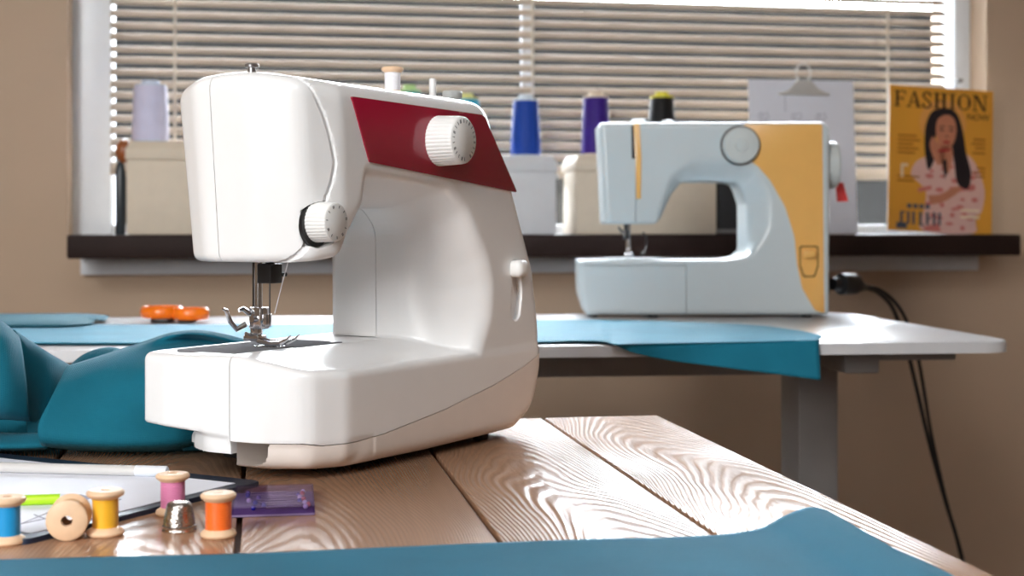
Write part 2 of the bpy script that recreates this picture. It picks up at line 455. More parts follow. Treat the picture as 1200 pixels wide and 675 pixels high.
# thread from take-up slot to the needle
def m1p(px, py, v0):
    a = PI / 2 - MANG; O = RX * .005 + FX * 1.18; d = RX * (px - 600) / FPX + FX
    u = np.array([math.cos(a), math.sin(a)]); v = np.array([-math.sin(a), math.cos(a)])
    s, D = np.linalg.solve(np.array([[u[0], -d[0]], [u[1], -d[1]]]), -(O + v * v0)); return (s, v0, P(px, py, D).z - ZT)
mb = MB(); mb.tube([m1p(338, 305, .055), m1p(330, 335, .066), m1p(322, 367, .078)], .00035, 6); mb.build('needle_thread', M['thread_white'], m1); mb = MB()
mb.tube([m1p(330, 96, .06), m1p(345, 92, .052), m1p(357, 92, .045), m1p(366, 97, .035), m1p(371, 104, .02)], .00035, 6)
mb.build('needle_thread', M['thread_white'], m1)
# on the top
mb = MB(); mb.lathe([(.0028, 0), (.0028, .0035), (.0048, .0040), (.0050, .0058), (.0040, .0068)], 24, Matrix.Translation((-.2605, .060, .2800))); mb.build('pressure_knob', M['steel'], m1)
mb = MB(); mb.tube([m1p(345, 95, .05)[:2] + (.2755,), m1p(352, 92, .045)[:2] + (.2785,), m1p(362, 95, .035)[:2] + (.276,)], .0008, 8); mb.build('thread_guide', M['chrome'], m1)
mb = MB(); p = m1p(507, 108, .055); mb.tube([(p[0], .055, .274), (p[0], .055, .2955)], .0028, 14); mb.build('spool_pin', M['white'], m1)
p = m1p(460, 100, .055); SPU = p[0]
mb = MB(); mb.tube([(p[0], .055, .274), (p[0], .055, .300)], .0020, 12); mb.build('spool_pin', M['white'], m1)
p = m1p(530, 112, .07)
mb = MB(); mb.lathe([(.0022, .272), (.0022, .283), (.0075, .2835), (.0085, .2850), (.0085, .2890), (.0075, .2902)], 24, Matrix.Translation((p[0], .07, 0))); mb.build('bobbin_winder', plain('winder_grey', (188, 190, 188), .4), m1)
# feet under the base
for u_, v_ in ((-.030, .018), (-.188, .070), (-.188, .022), (-.030, .118)):
    mb = MB(); mb.lathe([(.0058, 0), (.0065, .002), (.0065, .014)], 20, Matrix.Translation((u_, v_, 0))); mb.build('foot', M['rubber'], m1)
mb = MB(); mb.box((-.225, .016, .0035), (.008, .120, .0100), .002); mb.build('undertray', M['rubber'], m1)  # black block added to keep light out of the gap under the base
mb = MB(); mb.box((-.235, .055, .0055), (-.180, .066, .0085), .001); mb.build('tray_lip', M['base_white'], m1)
# ------------------------------------------------------------------ more materials
M['wall'] = plain('wall_paint', (192, 168, 145), .8, var=.03, scale=6, bump=.15, bscale=120)
M['ceiling'] = plain('ceiling_paint', (225, 220, 212), .9)
M['floor'] = plain('floor_laminate', (120, 98, 82), .5, var=.15, scale=8)
M['frame'] = plain('window_white', (222, 226, 232), .35, var=.02)
M['sill'] = plain('dark_brown_board', (44, 30, 27), .6, var=.15, scale=12, spec=.2)
M['slat'] = plain('blind_slat', (178, 164, 149), .6, var=.05, scale=14)
M['cord_w'] = plain('ladder_cord', (215, 205, 190), .7)
M['desk'] = plain('desk_white', (214, 215, 218), .28, var=.02, coat=.3)
M['desk_grey'] = plain('desk_frame_grey', (128, 125, 124), .5, var=.03)
M['beige'] = plain('beige_box_board', (222, 208, 188), .6, var=.03)
M['box_white'] = plain('pale_grey_box_board', (226, 228, 232), .55, var=.02)
M['box_black'] = plain('black_box_board', (24, 24, 26), .6)
M['brown_ball'] = plain('varnished_brown_wood', (150, 88, 52), .25, var=.2)
M['bottle_dark'] = plain('smoked_plastic', (48, 56, 62), .25)
M['paper'] = plain('white_paper', (236, 238, 248), .7, var=.01)
M['pencil_grey'] = plain('pencil_line', (165, 165, 178), .8)
M['red_tab'] = plain('red_tab', (222, 60, 58), .5)
M['yellow_plastic'] = plain('amber_plastic', (242, 186, 104), .3, var=.02, coat=.3)
M['dial2'] = plain('pale_dial', (205, 212, 212), .35)
M['teal'] = cloth_mat('teal_fabric', (10, 96, 116), .08, .85)
M['teal_front'] = cloth_mat('teal_front_fabric', (12, 108, 136), .05, .85)
M['teal_desk'] = cloth_mat('teal_desk_fabric', (22, 122, 150), .15, .7)
M['orange'] = plain('orange_plastic', (250, 120, 8), .3, coat=.3)

# ------------------------------------------------------------------ room shell
YW, YS = 2.80, 2.62
SILL = ZC - 7 * 2.66 / FPX
xa, xb = WY(79, 200, YW).x, WY(1156, 200, YW).x
ZT2 = 1.95
mb = MB(); mb.box((-2.1, YW, 0), (xa, YW + .25, 2.6)).box((xb, YW, 0), (2.4, YW + .25, 2.6)).box((xa, YW, 0), (xb, YW + .25, SILL - .04)).box((xa, YW, ZT2), (xb, YW + .25, 2.6))
struct(mb.build('wall_back', M['wall'], smooth=False), 'tan painted wall around the wide window')
mb = MB(); mb.box((-2.2, -1.6, 0), (-2.1, 3.05, 2.6)); struct(mb.build('wall_left', M['wall'], smooth=False), 'tan side wall to the left of the window')
mb = MB(); mb.box((2.4, -1.6, 0), (2.5, 3.05, 2.6)); struct(mb.build('wall_right', M['wall'], smooth=False), 'tan side wall to the right of the window')
mb = MB(); mb.box((-2.2, -1.7, 0), (2.5, -1.6, 2.6)); struct(mb.build('wall_front', M['wall'], smooth=False), 'tan wall facing the window')
mb = MB(); mb.box((-2.2, -1.7, -.1), (2.5, 3.05, 0)); struct(mb.build('floor', M['floor'], smooth=False), 'brown floor under the tables')
mb = MB(); mb.box((-2.2, -1.7, 2.6), (2.5, 3.05, 2.7)); struct(mb.build('ceiling', M['ceiling'], smooth=False), 'pale ceiling above the sewing room')
mb = MB(); mb.box((-2.1, YW - .015, 0), (2.4, YW, .08), .003); struct(mb.build('baseboard_back', M['frame']), 'white baseboard along the window wall', 'baseboard')

# window: frame, sash, glass
YF = YW + .07
wi = thing('window_1', 'wide white framed window behind the slatted blind', 'window', (0, YF, SILL)); wi['kind'] = 'structure'
fl, fr = WY(131, 200, YF).x, WY(1119, 200, YF).x
zt = ZT2 - SILL
mb = MB(); mb.box((xa - .001, 0, -.04), (fl, .07, zt), .004).box((fr, 0, -.04), (xb + .001, .07, zt), .004).box((fl, 0, zt - .07), (fr, .07, zt), .004).box((fl, .02, -.04), (fr, .07, .02), .004)
mb.build('window_frame', M['frame'], wi)
mx = WY(622, 200, YF).x
mb = MB(); mb.box((mx - .013, .034, .02), (mx + .013, .050, zt - .07), .004); mb.build('mullion', M['frame'], wi)
gl = MT('window_glass'); gl.n.remove(gl.b)
tr = gl.node('ShaderNodeBsdfTransparent'); gs = gl.node('ShaderNodeBsdfGlossy'); gs.inputs['Roughness'].default_value = .02
fn_ = gl.node('ShaderNodeFresnel'); mx_ = gl.node('ShaderNodeMixShader')
gl.l(fn_.outputs[0], mx_.inputs[0]); gl.l(tr.outputs[0], mx_.inputs[1]); gl.l(gs.outputs[0], mx_.inputs[2]); gl.l(mx_.outputs[0], gl.n['Material Output'].inputs[0])
M['glass'] = gl.m
mb = MB(); mb.box((fl, .040, .02), (mx - .013, .044, zt - .07)); mb.build('pane', M['glass'], wi, smooth=False)
mb = MB(); mb.box((mx + .013, .040, .02), (fr, .044, zt - .07)); mb.build('pane', M['glass'], wi, smooth=False)
hl = WY(1122, 95, YF)
mb = MB(); mb.box((hl.x - .006, -.012, hl.z - SILL - .004), (hl.x + .008, .002, hl.z - SILL + .004), .002); mb.build('latch', M['desk_grey'], wi)

sx0, sx1 = WY(78, 275, YS).x, WY(1197, 275, YS).x
mb = MB(); mb.box((sx0, YS, SILL - .0425), (sx1, YF + .02, SILL), .004)
struct(mb.build('trim_1', M['sill']), 'dark brown window sill board carrying boxes and thread cones', 'window sill')
ax0, ax1 = WY(94, 310, YW - .02).x, WY(1147, 310, YW - .02).x
mb = MB(); mb.box((ax0, YW - .022, SILL - .0425 - .034), (ax1, YW, SILL - .0425), .003)
struct(mb.build('trim_2', M['frame']), 'pale apron board right under the dark sill', 'trim')

# ------------------------------------------------------------------ slatted blind
YB = YW + .035
bx0, bx1 = WY(129.5, 100, YB).x, WY(1107, 100, YB).x
bl = thing('venetian_blind', 'tan slatted blind hanging half lowered in the window', 'blind', (0, YB, SILL))
pit = .02255; wsl = .025; tilt = math.radians(38)
zb = WY(900, 206, YB).z - SILL
ztop = ZT2 - SILL - .005
mb = MB(); k = 0; rs = random.Random(4)
z = zb + .012
while z < ztop - .05:
    dz = rs.uniform(-.0006, .0006); dt = rs.uniform(-.03, .03); sl = rs.uniform(-.001, .001)
    vs = []
    for xi, x in enumerate((bx0, bx1)):
        for j in range(5):
            q = (j / 4 - .5) * wsl; cv = .0016 * (1 - (2 * (j / 4) - 1) ** 2)
            a = tilt + dt
            # room edge low, outer edge high
            vs.append((x, q * math.cos(a) - cv * math.sin(a), z + dz + q * math.sin(a) + cv * math.cos(a) + (sl if xi else -sl)))
    n0 = len(vs); vs += [(v[0], v[1] + .0004 * math.sin(tilt), v[2] - .0005) for v in vs]
    fs = [(j, j + 1, 5 + j + 1, 5 + j) for j in range(4)] + [(n0 + j, n0 + 5 + j, n0 + 5 + j + 1, n0 + j + 1) for j in range(4)]
    fs += [(0, 5, n0 + 5, n0), (4, n0 + 4, n0 + 9, 9)]
    mb.add(vs, fs); z += pit; k += 1
mb.build('slats', M['slat'], bl)
mb = MB(); mb.box((bx0, -.011, zb - .008), (bx1, .011, zb + .005), .003); mb.build('bottom_rail', M['slat'], bl)
mb = MB(); mb.box((bx0, -.014, ztop - .035), (bx1, .014, ztop), .002); mb.build('head_rail', M['slat'], bl)
for px in (205, 624, 1040):
    x = WY(px, 100, YB - .012).x
    mb = MB()
    for dx in (-.0016, .0016): mb.tube([(x + dx, -.0135, zb), (x + dx, -.0135, ztop - .03)], .0009, 6)
    mb.box((x - .002, -.0142, zb), (x + .002, -.0136, ztop - .03))
    mb.build('ladder_cord', M['cord_w'], bl)

# ------------------------------------------------------------------ outside
mb = MB(); mb.box((-40, 40.0, -1.5), (WY(1111, 60, 40.0).x, 46, ZC + 40 * .163), .05)
M['outside'] = plain('dull_render_outside', (12, 12, 12), 1.0, var=.2, scale=2, spec=0.0)
struct(mb.build('exterior_wall', M['outside'], smooth=False), 'dark block added outside to hide the low sky between the slats', 'building')  # added blocker: hides the low sky so the slat gaps stay dark
mb = MB(); mb.box((-60, 3.4, -1.6), (60, 60, -1.5)); struct(mb.build('ground', M['outside'], smooth=False), 'dull ground outside the window')

# ------------------------------------------------------------------ white desk
A_, B_ = G(70, 411, ZD), G(1080, 401.5, ZD)
dx_ = (B_ - A_); DANG = math.atan2(dx_.y, dx_.x); dx_.normalize(); dy_ = Vector((-dx_.y, dx_.x, 0))
rc = G(1169, 396, ZD); sR = (rc - A_).dot(dx_); d_or = A_ + dx_ * sR
bk = G(985, 366, ZD); DEP = (bk - d_or).dot(dy_)
dk = thing('desk', 'white desk with grey metal legs standing under the window', 'desk', (d_or.x, d_or.y, 0), DANG)
W_ = 1.75
mb = MB(); mb.prism(fillet([(-W_, 0), (0, 0), (0, DEP), (-W_, DEP)], [.05, .05, .05, .05], 8), ZD - .0130, ZD, bev=.0025); mb.build('desktop', M['desk'], dk, angle=50)
def dloc(p):   # world -> desk local
    r = Vector(p) - Vector((d_or.x, d_or.y, 0)); return Vector((r.dot(dx_), r.dot(dy_), r.z))
fz = ZD - .0130; ym = DEP * .47
lx = dloc(P(953, 440, 1.90)).x
mb = MB(); mb.box((-W_ + .30, ym - .05, fz - .046), (lx - .028, ym - .015, fz - .002), .002); mb.build('frame_beam', M['desk_grey'], dk)
mb = MB(); mb.box((-W_ + .30, ym + .015, fz - .046), (lx - .028, ym + .05, fz - .002), .002); mb.build('frame_beam', M['desk_grey'], dk)
for x in (lx, -W_ + .27):
    mb = MB(); mb.box((x - .027, ym - .04, .031), (x + .027, ym + .04, fz - .006), .003); mb.build('leg', M['desk_grey'], dk)
    mb = MB(); mb.box((x - .022, .075, fz - .030), (x + .022, DEP - .075, fz), .003); mb.box((x + .0, .09, fz - .016), (x + .125, .12, fz), .002); mb.build('top_bracket', M['desk_grey'], dk)
    mb = MB(); mb.box((x - .033, .04, .008), (x + .033, DEP - .04, .032), .004)
    for y in (.07, DEP - .07): mb.lathe([(.02, 0), (.02, .010)], 16, Matrix.Translation((x, y, 0)))
    mb.build('foot_bar', M['desk_grey'], dk)

# ------------------------------------------------------------------ storage boxes on the sill
def storage_box(label, px0, px1, pytop, Y, depth, mat, lidh, over, clasp=None, yaw=0.0):
    a, b = WY(px0, 272, Y), WY(px1, 272, Y); w = b.x - a.x; h = (SILL_PY(px0, pytop, Y)) - SILL
    t = thing('storage_box', label, 'box', (a.x, Y, SILL), yaw, 'storage boxes on the window sill')
    mb = MB(); mb.box((0, 0, 0), (w, depth, h - lidh), .003); mb.build('body', mat, t)
    mb = MB(); p = [(-over, -over), (w + over, -over), (w + over, depth + over), (-over, depth + over)]
    vs = [(x, y, h - lidh) for x, y in p] + [(x, y, h - lidh * .45) for x, y in p] + [(min(max(x, .006), w - .006), min(max(y, .006), depth - .006), h) for x, y in p]
    mb.add(vs, [(3, 2, 1, 0), (8, 9, 10, 11)] + [(i + 4 * r, (i + 1) % 4 + 4 * r, (i + 1) % 4 + 4 * r + 4, i + 4 * r + 4) for r in (0, 1) for i in range(4)])
    bmesh.ops.bevel(mb.bm, geom=mb.bm.edges[:], offset=.0015, segments=2, profile=.5, affect='EDGES')
    mb.build('lid', mat, t)
    if clasp:
        mb = MB(); mb.lathe([(.0005, -.006), (.004, -.0045), (.0055, 0), (.004, .0045), (.0005, .006)], 14, TR((w + over + .004, .03, h - lidh * 1.3), (1, 0, 0))); mb.build('clasp', M['box_white'], t)
    return t, h
def SILL_PY(px, py, Y): return WY(px, py, Y).z
bL, hL = storage_box('beige lidded box at the left end of the sill carrying the lilac white cone', 148, 300, 165, 2.665, .12, M['beige'], .034, .002)
bM, hM = storage_box('pale grey lidded box carrying the bright blue cone', 462, 652, 181, 2.665, .12, M['box_white'], .030, .002, True)
bR, hR = storage_box('beige lidded box behind the head of the amber sewing machine', 675, 840, 181, 2.665, .12, M['beige'], .032, .002, None, .0)
t = thing('box_file', 'black box at the right end of the box row, seen through the amber machine opening', 'box', WY(843, 272, 2.67), 0)
t.location.z = SILL; ww = WY(879, 272, 2.67).x - t.location.x
mb = MB(); mb.box((0, 0, 0), (ww, .12, .135), .002); mb.build('body', M['box_black'], t)
mb = MB(); mb.box((-.001, -.001, .002), (ww + .001, .02, .010), .001); mb.build('trim_strip', M['desk_grey'], t)
t = thing('bottle', 'dark smoked bottle with a round brown stopper left of the beige box', 'bottle', WY(141, 272, 2.70)); t.location.z = SILL
mb = MB(); mb.lathe([(.0085, 0), (.0095, .003), (.0095, .115), (.007, .128), (.005, .134)], 20); mb.build('body', M['bottle_dark'], t)
mb = MB(); mb.lathe([(.004, .132), (.0125, .140), (.0165, .152), (.0150, .165), (.007, .174), (.001, .176)], 24, Matrix.Translation((.0065, 0, 0))); mb.build('stopper', M['brown_ball'], t)

# ------------------------------------------------------------------ thread cones on the boxes
def thread_cone(label, px, pyt, pyb, Y, z0, wpx, wtop, col, core, band=None):
    D = Y / ((RX * (px - 600) / FPX + FX)[1]); k = D / FPX
    h = WY(px, pyt, Y).z - z0; rb = wpx / 2 * k; rt = wtop / 2 * k
    b = WY(px, pyb, Y)
    t = thing('thread_cone', label, 'thread cone', (b.x, Y, z0), 0, 'thread cones standing on the boxes')
    mb = MB(); mb.lathe([(rb * .96, .004), (rb, .008), (rb * .985, .03), (rt, h * .89), (rt * .96, h * .905), (rt * .5, h * .91)], 36)
    c = plain('thread_' + label.split()[0], col, .55, var=.05, bump=.5, bscale=700, sheen=.03, spec=.3); mb.build('thread', c, t)
    mb = MB(); mb.lathe([(rb * .9, 0), (rb * .9, .004), (rt * .3, .005), (rt * .4, h * .88), (rt * .97, h * .906), (rt * .98, h * .935), (rt * .6, h * .945), (rt * .55, h), (rt * .3, h), (rt * .28, h * .95)], 28)
    mb.build('core', plain('core_' + label.split()[0], core, .5), t)
    return t
thread_cone('lilac white thread cone on the left beige box', 176.5, 95, 165, 2.715, SILL + hL, 43, 38, (214, 212, 238), (210, 220, 240))
thread_cone('bright blue thread cone on the right end of the pale grey box', 616, 112, 180, 2.715, SILL + hM, 36, 30, (24, 66, 160), (214, 226, 236))
thread_cone('purple thread cone beside the head of the amber sewing machine', 698, 108, 180, 2.715, SILL + hR, 34, 30, (58, 30, 130), (238, 222, 200))
thread_cone('black thread cone peeking over the amber sewing machine', 775.5, 108, 180, 2.715, SILL + hR, 36, 28, (20, 20, 22), (226, 218, 60))
thread_cone('light blue thread cone whose top just shows over the maroon machine', 546, 110, 180, 2.715, SILL + hM, 36, 31, (60, 180, 214), (226, 226, 150))
thread_cone('green thread cone just behind the white spool on the maroon machine', 480, 100, 180, 2.715, SILL + hM, 36, 26, (70, 160, 160), (190, 224, 150))

# ------------------------------------------------------------------ clipboard with drawing against the blind
cp = WY(881, 274, 2.665); cw = WY(1005, 274, 2.665).x - cp.x
t = thing('clipboard', 'clipboard with a white sheet and a silver bulldog clip leaning against the blind', 'clipboard', (cp.x, 2.665, SILL), 0)
lean = Matrix.Rotation(math.radians(-4), 4, 'X')
ch = .305
mb = MB(); mb.box((.001, .0008, 0), (cw - .001, .0035, ch), .001, M=lean); mb.build('board', M['beige'], t)
mb = MB()
kx = cw / 125
cl = [(915, 108), (975, 108), (962, 103), (953, 92), (937, 92), (928, 103)]
mb.prism([((x - 880) * kx, ch + (93 - y) * kx * 1.0) for x, y in cl][::-1], .0, .006, lean @ Matrix(((1, 0, 0, 0), (0, 0, -1, 0), (0, 1, 0, 0), (0, 0, 0, 1))), .001)
mb.box(((915 - 880) * kx, -.007, ch - 16 * kx), ((975 - 880) * kx, .006, ch - 13.5 * kx), .001, M=lean)
ring = [((944.5 + 8.5 * math.cos(a) - 880) * kx, -.004, ch + (93 - (84 + 10.5 * math.sin(a))) * kx) for a in [i * 2 * PI / 24 for i in range(25)]]
mb.tube([lean @ Vector(p) for p in ring], .0018, 8)
mb.build('bulldog_clip', plain('clip_silver', (214, 212, 208), .4, metal=.25), t)['label'] = 'silver bulldog clip'
mb = MB(); mb.box((0, 0, .001), (cw, .0007, ch + .002), M=lean); sh = mb.build('paper', M['paper'], t); sh['label'] = 'white sheet with faint pencil sketches'
mb = MB()
def stroke(pts, r=.0007): mb.tube([lean @ Vector(((x - 880) * kx, -.0002, ch + (93 - y) * kx)) for x, y in pts], r, 5)
for cx in (897, 936, 965):
    stroke([(cx - 6, 134), (cx - 4, 130), (cx + 1, 131), (cx + 5, 129), (cx + 6, 135), (cx + 2, 138), (cx + 4, 150), (cx - 5, 150), (cx - 3, 138), (cx - 6, 134)])
    stroke([(cx - 2, 131), (cx - 1, 137), (cx + 3, 136)])
    mb.build('sketch', M['pencil_grey'], sh); mb = MB()
stroke([(923, 110), (923, 128)]); mb.build('sketch', M['pencil_grey'], sh)

# ------------------------------------------------------------------ fashion magazine
mp = WY(1040, 275, 2.66); mw = WY(1162, 275, 2.66).x - mp.x
t = thing('magazine', 'orange yellow fashion magazine leaning at the right end of the sill', 'magazine', (mp.x, 2.66, SILL + .0088), 0)
leanm = Matrix.Rotation(math.radians(-10), 4, 'X') @ Matrix(((1, 0, .045, 0), (0, 1, 0, 0), (0, 0, 1, 0), (0, 0, 0, 1))) if False else Matrix.Rotation(math.radians(-3.5), 4, 'X') @ Matrix.Rotation(math.radians(2.6), 4, 'Y')
mh = .292; mk = mw / 121
M['mag'] = plain('magazine_orange', (224, 158, 56), .35, var=.05, scale=10)
M['page'] = plain('pages', (225, 220, 210), .8)
mb = MB(); mb.box((.001, .001, .0005), (mw - .001, .006, mh - .001), .0005, M=leanm); mb.build('pages', M['page'], t)
mb = MB(); mb.box((0, 0, 0), (mw, .0009, mh), M=leanm); cv = mb.build('cover', M['mag'], t); cv['label'] = 'orange yellow front cover'
# print on the cover; x 0..121 and y 0..171 (downwards) in cover units
MC = {}
for nm, c in dict(hair=(30, 24, 30), skin=(196, 128, 98), blouse=(224, 182, 172), blouse2=(206, 120, 112), dark=(52, 34, 20), halo=(224, 158, 82), lips=(170, 30, 40), gold=(160, 96, 20), cream=(240, 220, 190), slate=(70, 80, 96)).items():
    MC[nm] = plain('print_' + nm, c, .4, var=.04)
def mpt(x, y, lift): return leanm @ Vector((x * mk, -lift, mh - y * mk * (mh / mk / 171)))
def shape(name, mat, polys, lift):
    mb = MB()
    for poly in polys:
        a = [mpt(x, y, lift) for x, y in poly]; b = [mpt(x, y, lift - .0002) for x, y in poly]; n = len(a)
        mb.add(a + b, [tuple(range(n))] + [(i, (i + 1) % n, n + (i + 1) % n, n + i) for i in range(n)])
    bmesh.ops.triangulate(mb.bm, faces=[f for f in mb.bm.faces if len(f.verts) > 4])
    return mb.build(name, mat, cv, smooth=False)
def sm(pts, n=5): return [tuple(p) for p in spline([*pts, pts[0]], n)[:-1]]
def ell(cx, cy, a, b, n=28, r=0): return [(cx + a * math.cos(2 * PI * i / n) * math.cos(r) - b * math.sin(2 * PI * i / n) * math.sin(r), cy + a * math.cos(2 * PI * i / n) * math.sin(r) + b * math.sin(2 * PI * i / n) * math.cos(r)) for i in range(n)]
shape('printed_halo', MC['halo'], [ell(62, 42, 27, 28)], .0003)
shape('printed_blouse', MC['blouse'], [sm([(50, 80), (33, 88), (26, 104), (38, 116), (44, 126), (42, 145), (40, 170), (100, 170), (98, 150), (108, 146), (112, 120), (104, 94), (92, 78), (74, 74)], 4)], .0004)
shape('printed_blouse_pattern', MC['blouse2'], [ell(50 + 12 * (i % 5) + 3 * math.sin(i * 2.1), 96 + 11 * (i // 5) + 3 * math.cos(i * 1.7), 3 + (i % 3), 2 + (i % 2), 9) for i in range(34) if not (i % 7 == 3)] + [[(40, 166), (58, 160), (62, 170), (44, 170)], [(70, 118), (100, 112), (102, 118), (72, 124)], [(34, 120), (50, 116), (50, 121), (35, 125)]], .0005)
shape('printed_hair', MC['hair'], [sm([(63, 24), (50, 28), (43, 42), (41, 60), (42, 80), (46, 98), (53, 84), (53, 62), (60, 44), (70, 44), (72, 66), (76, 88), (80, 112), (92, 118), (96, 100), (90, 76), (86, 52), (80, 32), (72, 25)], 5)], .0006)
shape('printed_face', MC['skin'], [sm([(63, 32), (56, 38), (54, 52), (58, 66), (66, 74), (74, 66), (78, 52), (76, 38), (70, 32)], 5), sm([(60, 68), (58, 80), (64, 98), (70, 100), (74, 82), (72, 68)], 4), sm([(50, 58), (47, 68), (51, 82), (58, 92), (66, 80), (60, 70), (56, 64)], 4), sm([(46, 128), (60, 126), (78, 116), (84, 120), (66, 134), (50, 138)], 4)], .0007)
shape('printed_face_pattern', MC['hair'], [ell(61, 50, 2.6, 1.1, 10), ell(72, 50, 2.6, 1.1, 10), [(57.5, 46), (64, 44.5), (64, 46), (58, 47.2)], [(69, 44.5), (75.5, 46), (75, 47.2), (69, 46)], [(65, 57), (68.5, 57), (68, 58.3), (65.5, 58.3)], [(62, 86), (67, 84), (68, 100), (65, 108)]], .0008)
shape('printed_lips', MC['lips'], [ell(66.5, 64, 4, 1.6, 14), ell(64, 74, 8, 1.8, 14, -.15)], .0008)
# serif title FASHION
def serif(ch_, x, w, y0, y1):
    H = y1 - y0; st = .26 * w; th = .9; out = []
    R = lambda a, b, c, d: [(x + a * w, y0 + b * H), (x + c * w, y0 + b * H), (x + c * w, y0 + d * H), (x + a * w, y0 + d * H)]
    sf = .07
    if ch_ in 'FHIN':
        out += [R(.16, 0, .16 + .2, 1)]
        out += [R(.04, 0, .48, sf), R(.04, 1 - sf, .48, 1)]
    if ch_ == 'F': out += [R(.3, 0, .92, sf), R(.84, 0, .92, .24), R(.3, .46, .74, .46 + sf), R(.68, .36, .74, .64)]
    if ch_ == 'H': out += [R(.66, 0, .86, 1), R(.54, 0, .98, sf), R(.54, 1 - sf, .98, 1), R(.3, .47, .7, .47 + sf)]
    if ch_ == 'I': out = [R(.34, 0, .66, 1), R(.1, 0, .9, sf), R(.1, 1 - sf, .9, 1)]
    if ch_ == 'N':
        out = [R(.14, 0, .21, 1), R(.02, 1 - sf, .36, 1), R(.02, 0, .24, sf), R(.80, 0, .87, 1), R(.66, 0, .99, sf)]
        out += [[(x + .12 * w, y0), (x + .34 * w, y0), (x + .87 * w, y0 + H), (x + .72 * w, y0 + H)]]
    if ch_ == 'A':
        out = [[(x + .46 * w, y0), (x + .58 * w, y0), (x + .95 * w, y0 + H), (x + .72 * w, y0 + H)], [(x + .46 * w, y0), (x + .52 * w, y0 + .06 * H), (x + .15 * w, y0 + H), (x + .07 * w, y0 + H)], R(.24, .64, .74, .64 + sf), R(-.04, 1 - sf, .28, 1), R(.62, 1 - sf, 1.04, 1)]
    if ch_ in 'SO':
        if ch_ == 'O': c = [(.5 + .46 * math.cos(a), .5 + .5 * math.sin(a)) for a in [i * 2 * PI / 32 for i in range(33)]]; wt = [.05 + .17 * abs(math.cos(i * 2 * PI / 32)) ** 2 for i in range(33)]; inn = [((.5 + (p[0] - .5) * (1 - wt[i] * 2.1)), (.5 + (p[1] - .5) * (1 - .15))) for i, p in enumerate(c)]
        else:
            c = spline([(.82, .22), (.62, .03), (.3, .06), (.16, .24), (.4, .46), (.7, .62), (.84, .82), (.6, .98), (.25, .95), (.12, .76)], 4)
            out += [[(x + (p[0] + d[0]) * w, y0 + (p[1] + d[1]) * H) for d in ((-.09, -.04), (.09, -.04), (.09, .04), (-.09, .04))] for p in c]
            out += [R(.76, .02, .84, .28), R(.12, .72, .2, .98)]; return out
        for i in range(32): out.append([(x + q[0] * w, y0 + q[1] * H) for q in (c[i], c[i + 1], inn[i + 1], inn[i])])
    return out
polys = []; x = 5
for ch_, w in zip('FASHION', (15, 17, 13, 18, 10, 18, 19)):
    polys += serif(ch_, x, w * .96, 6, 25 if True else 0); x += w
shape('cover_title', MC['dark'], polys, .0010)
def text(s, x, y, size, mat, name):
    cu = bpy.data.curves.new(name, 'FONT'); cu.body = s; cu.size = size * mk; cu.extrude = .0001
    ob = bpy.data.objects.new(name, cu); C.objects.link(ob)
    dg = bpy.context.evaluated_depsgraph_get(); me = bpy.data.meshes.new_from_object(ob.evaluated_get(dg))
    bpy.data.objects.remove(ob); bpy.data.curves.remove(cu)
    B = leanm @ Matrix(((1, 0, 0, x * mk), (0, 0, -1, -.0010), (0, 1, 0, mh - y * mh / 171), (0, 0, 0, 1)))
    me.transform(B); return link(name, me, mat, cv, False)
text('NOW', 90, 36, 10, MC['dark'], 'cover_subtitle')
shape('cover_lettering', MC['gold'], [[(10, y), (10 + l, y), (10 + l, y + 2), (10, y + 2)] for y, l in ((58, 22), (63, 26), (68, 18), (73, 24), (78, 20), (106, 26), (111, 20))] + [[(112 - l, y), (112, y), (112, y + 2), (112 - l, y + 2)] for y, l in ((58, 14), (63, 16), (68, 12), (74, 15), (92, 10), (97, 14), (102, 12))], .0009)
shape('cover_headline', MC['slate'], [[(x, 148), (x + 3, 148), (x + 3, 163), (x, 163)] for x in (14, 22, 28, 36, 44, 52, 58)] + [[(14, 148), (20, 148), (20, 150), (14, 150)], [(36, 162), (42, 162), (42, 164), (36, 164)], [(44, 154), (50, 154), (50, 156), (44, 156)]] + [[(x, 139), (x + 5, 139), (x + 5, 144), (x, 144)] for x in (22, 29, 36, 43)], .0009)
shape('cover_headline_lettering', MC['cream'], [[(14, 92), (17, 92), (17, 108), (14, 108)], [(14, 92), (22, 92), (22, 95), (14, 95)]] + [[(84, y), (106, y), (106, y + 3), (84, y + 3)] for y in (142, 150)], .0009)
shape('cover_badge', MC['slate'], [[(10, 161), (22, 161), (22, 168), (10, 168)]], .0009)
# ------------------------------------------------------------------ the amber-panel sewing machine on the desk
S2 = 2.11 / FPX
def q2(x, y): return ((x - 680) * S2, (372.3 - y) * S2)
L2 = lambda pts: [q2(*p) for p in pts]
xy2 = RX * ((680 - 600) / FPX * 2.11) + FX * 2.11
m2 = thing('sewing_machine', 'smaller pale sewing machine with amber yellow panel standing on the white desk', 'sewing machine', (xy2[0], xy2[1], ZD), -YAW)
h2 = fillet(L2([(702, 143.5), (966, 142.5), (973.5, 150), (972.5, 369.5), (686, 369.5), (679, 345), (677.5, 305), (690, 280), (708, 262), (705, 200)]), [.006, .008, .004, .006, .01, .03, .004, .0, .004, .03], 5)
t2F = fillet(L2([(560, 305), (852, 305), (880, 300), (901, 270), (903, 235), (888, 203), (858, 186), (815, 188), (788, 205), (776, 240), (771, 262.5), (560, 262.5)]), [0, .005, .02, .03, .03, .03, .02, .03, .02, .02, .01, 0], 4)
t2D = fillet(L2([(560, 305), (850, 305), (877, 302), (877, 238), (868, 213), (845, 212), (802, 212), (790, 226), (776, 256), (770, 262.5), (560, 262.5)]), [0, .003, .018, .02, .016, .01, .008, .01, .01, .008, 0], 4)
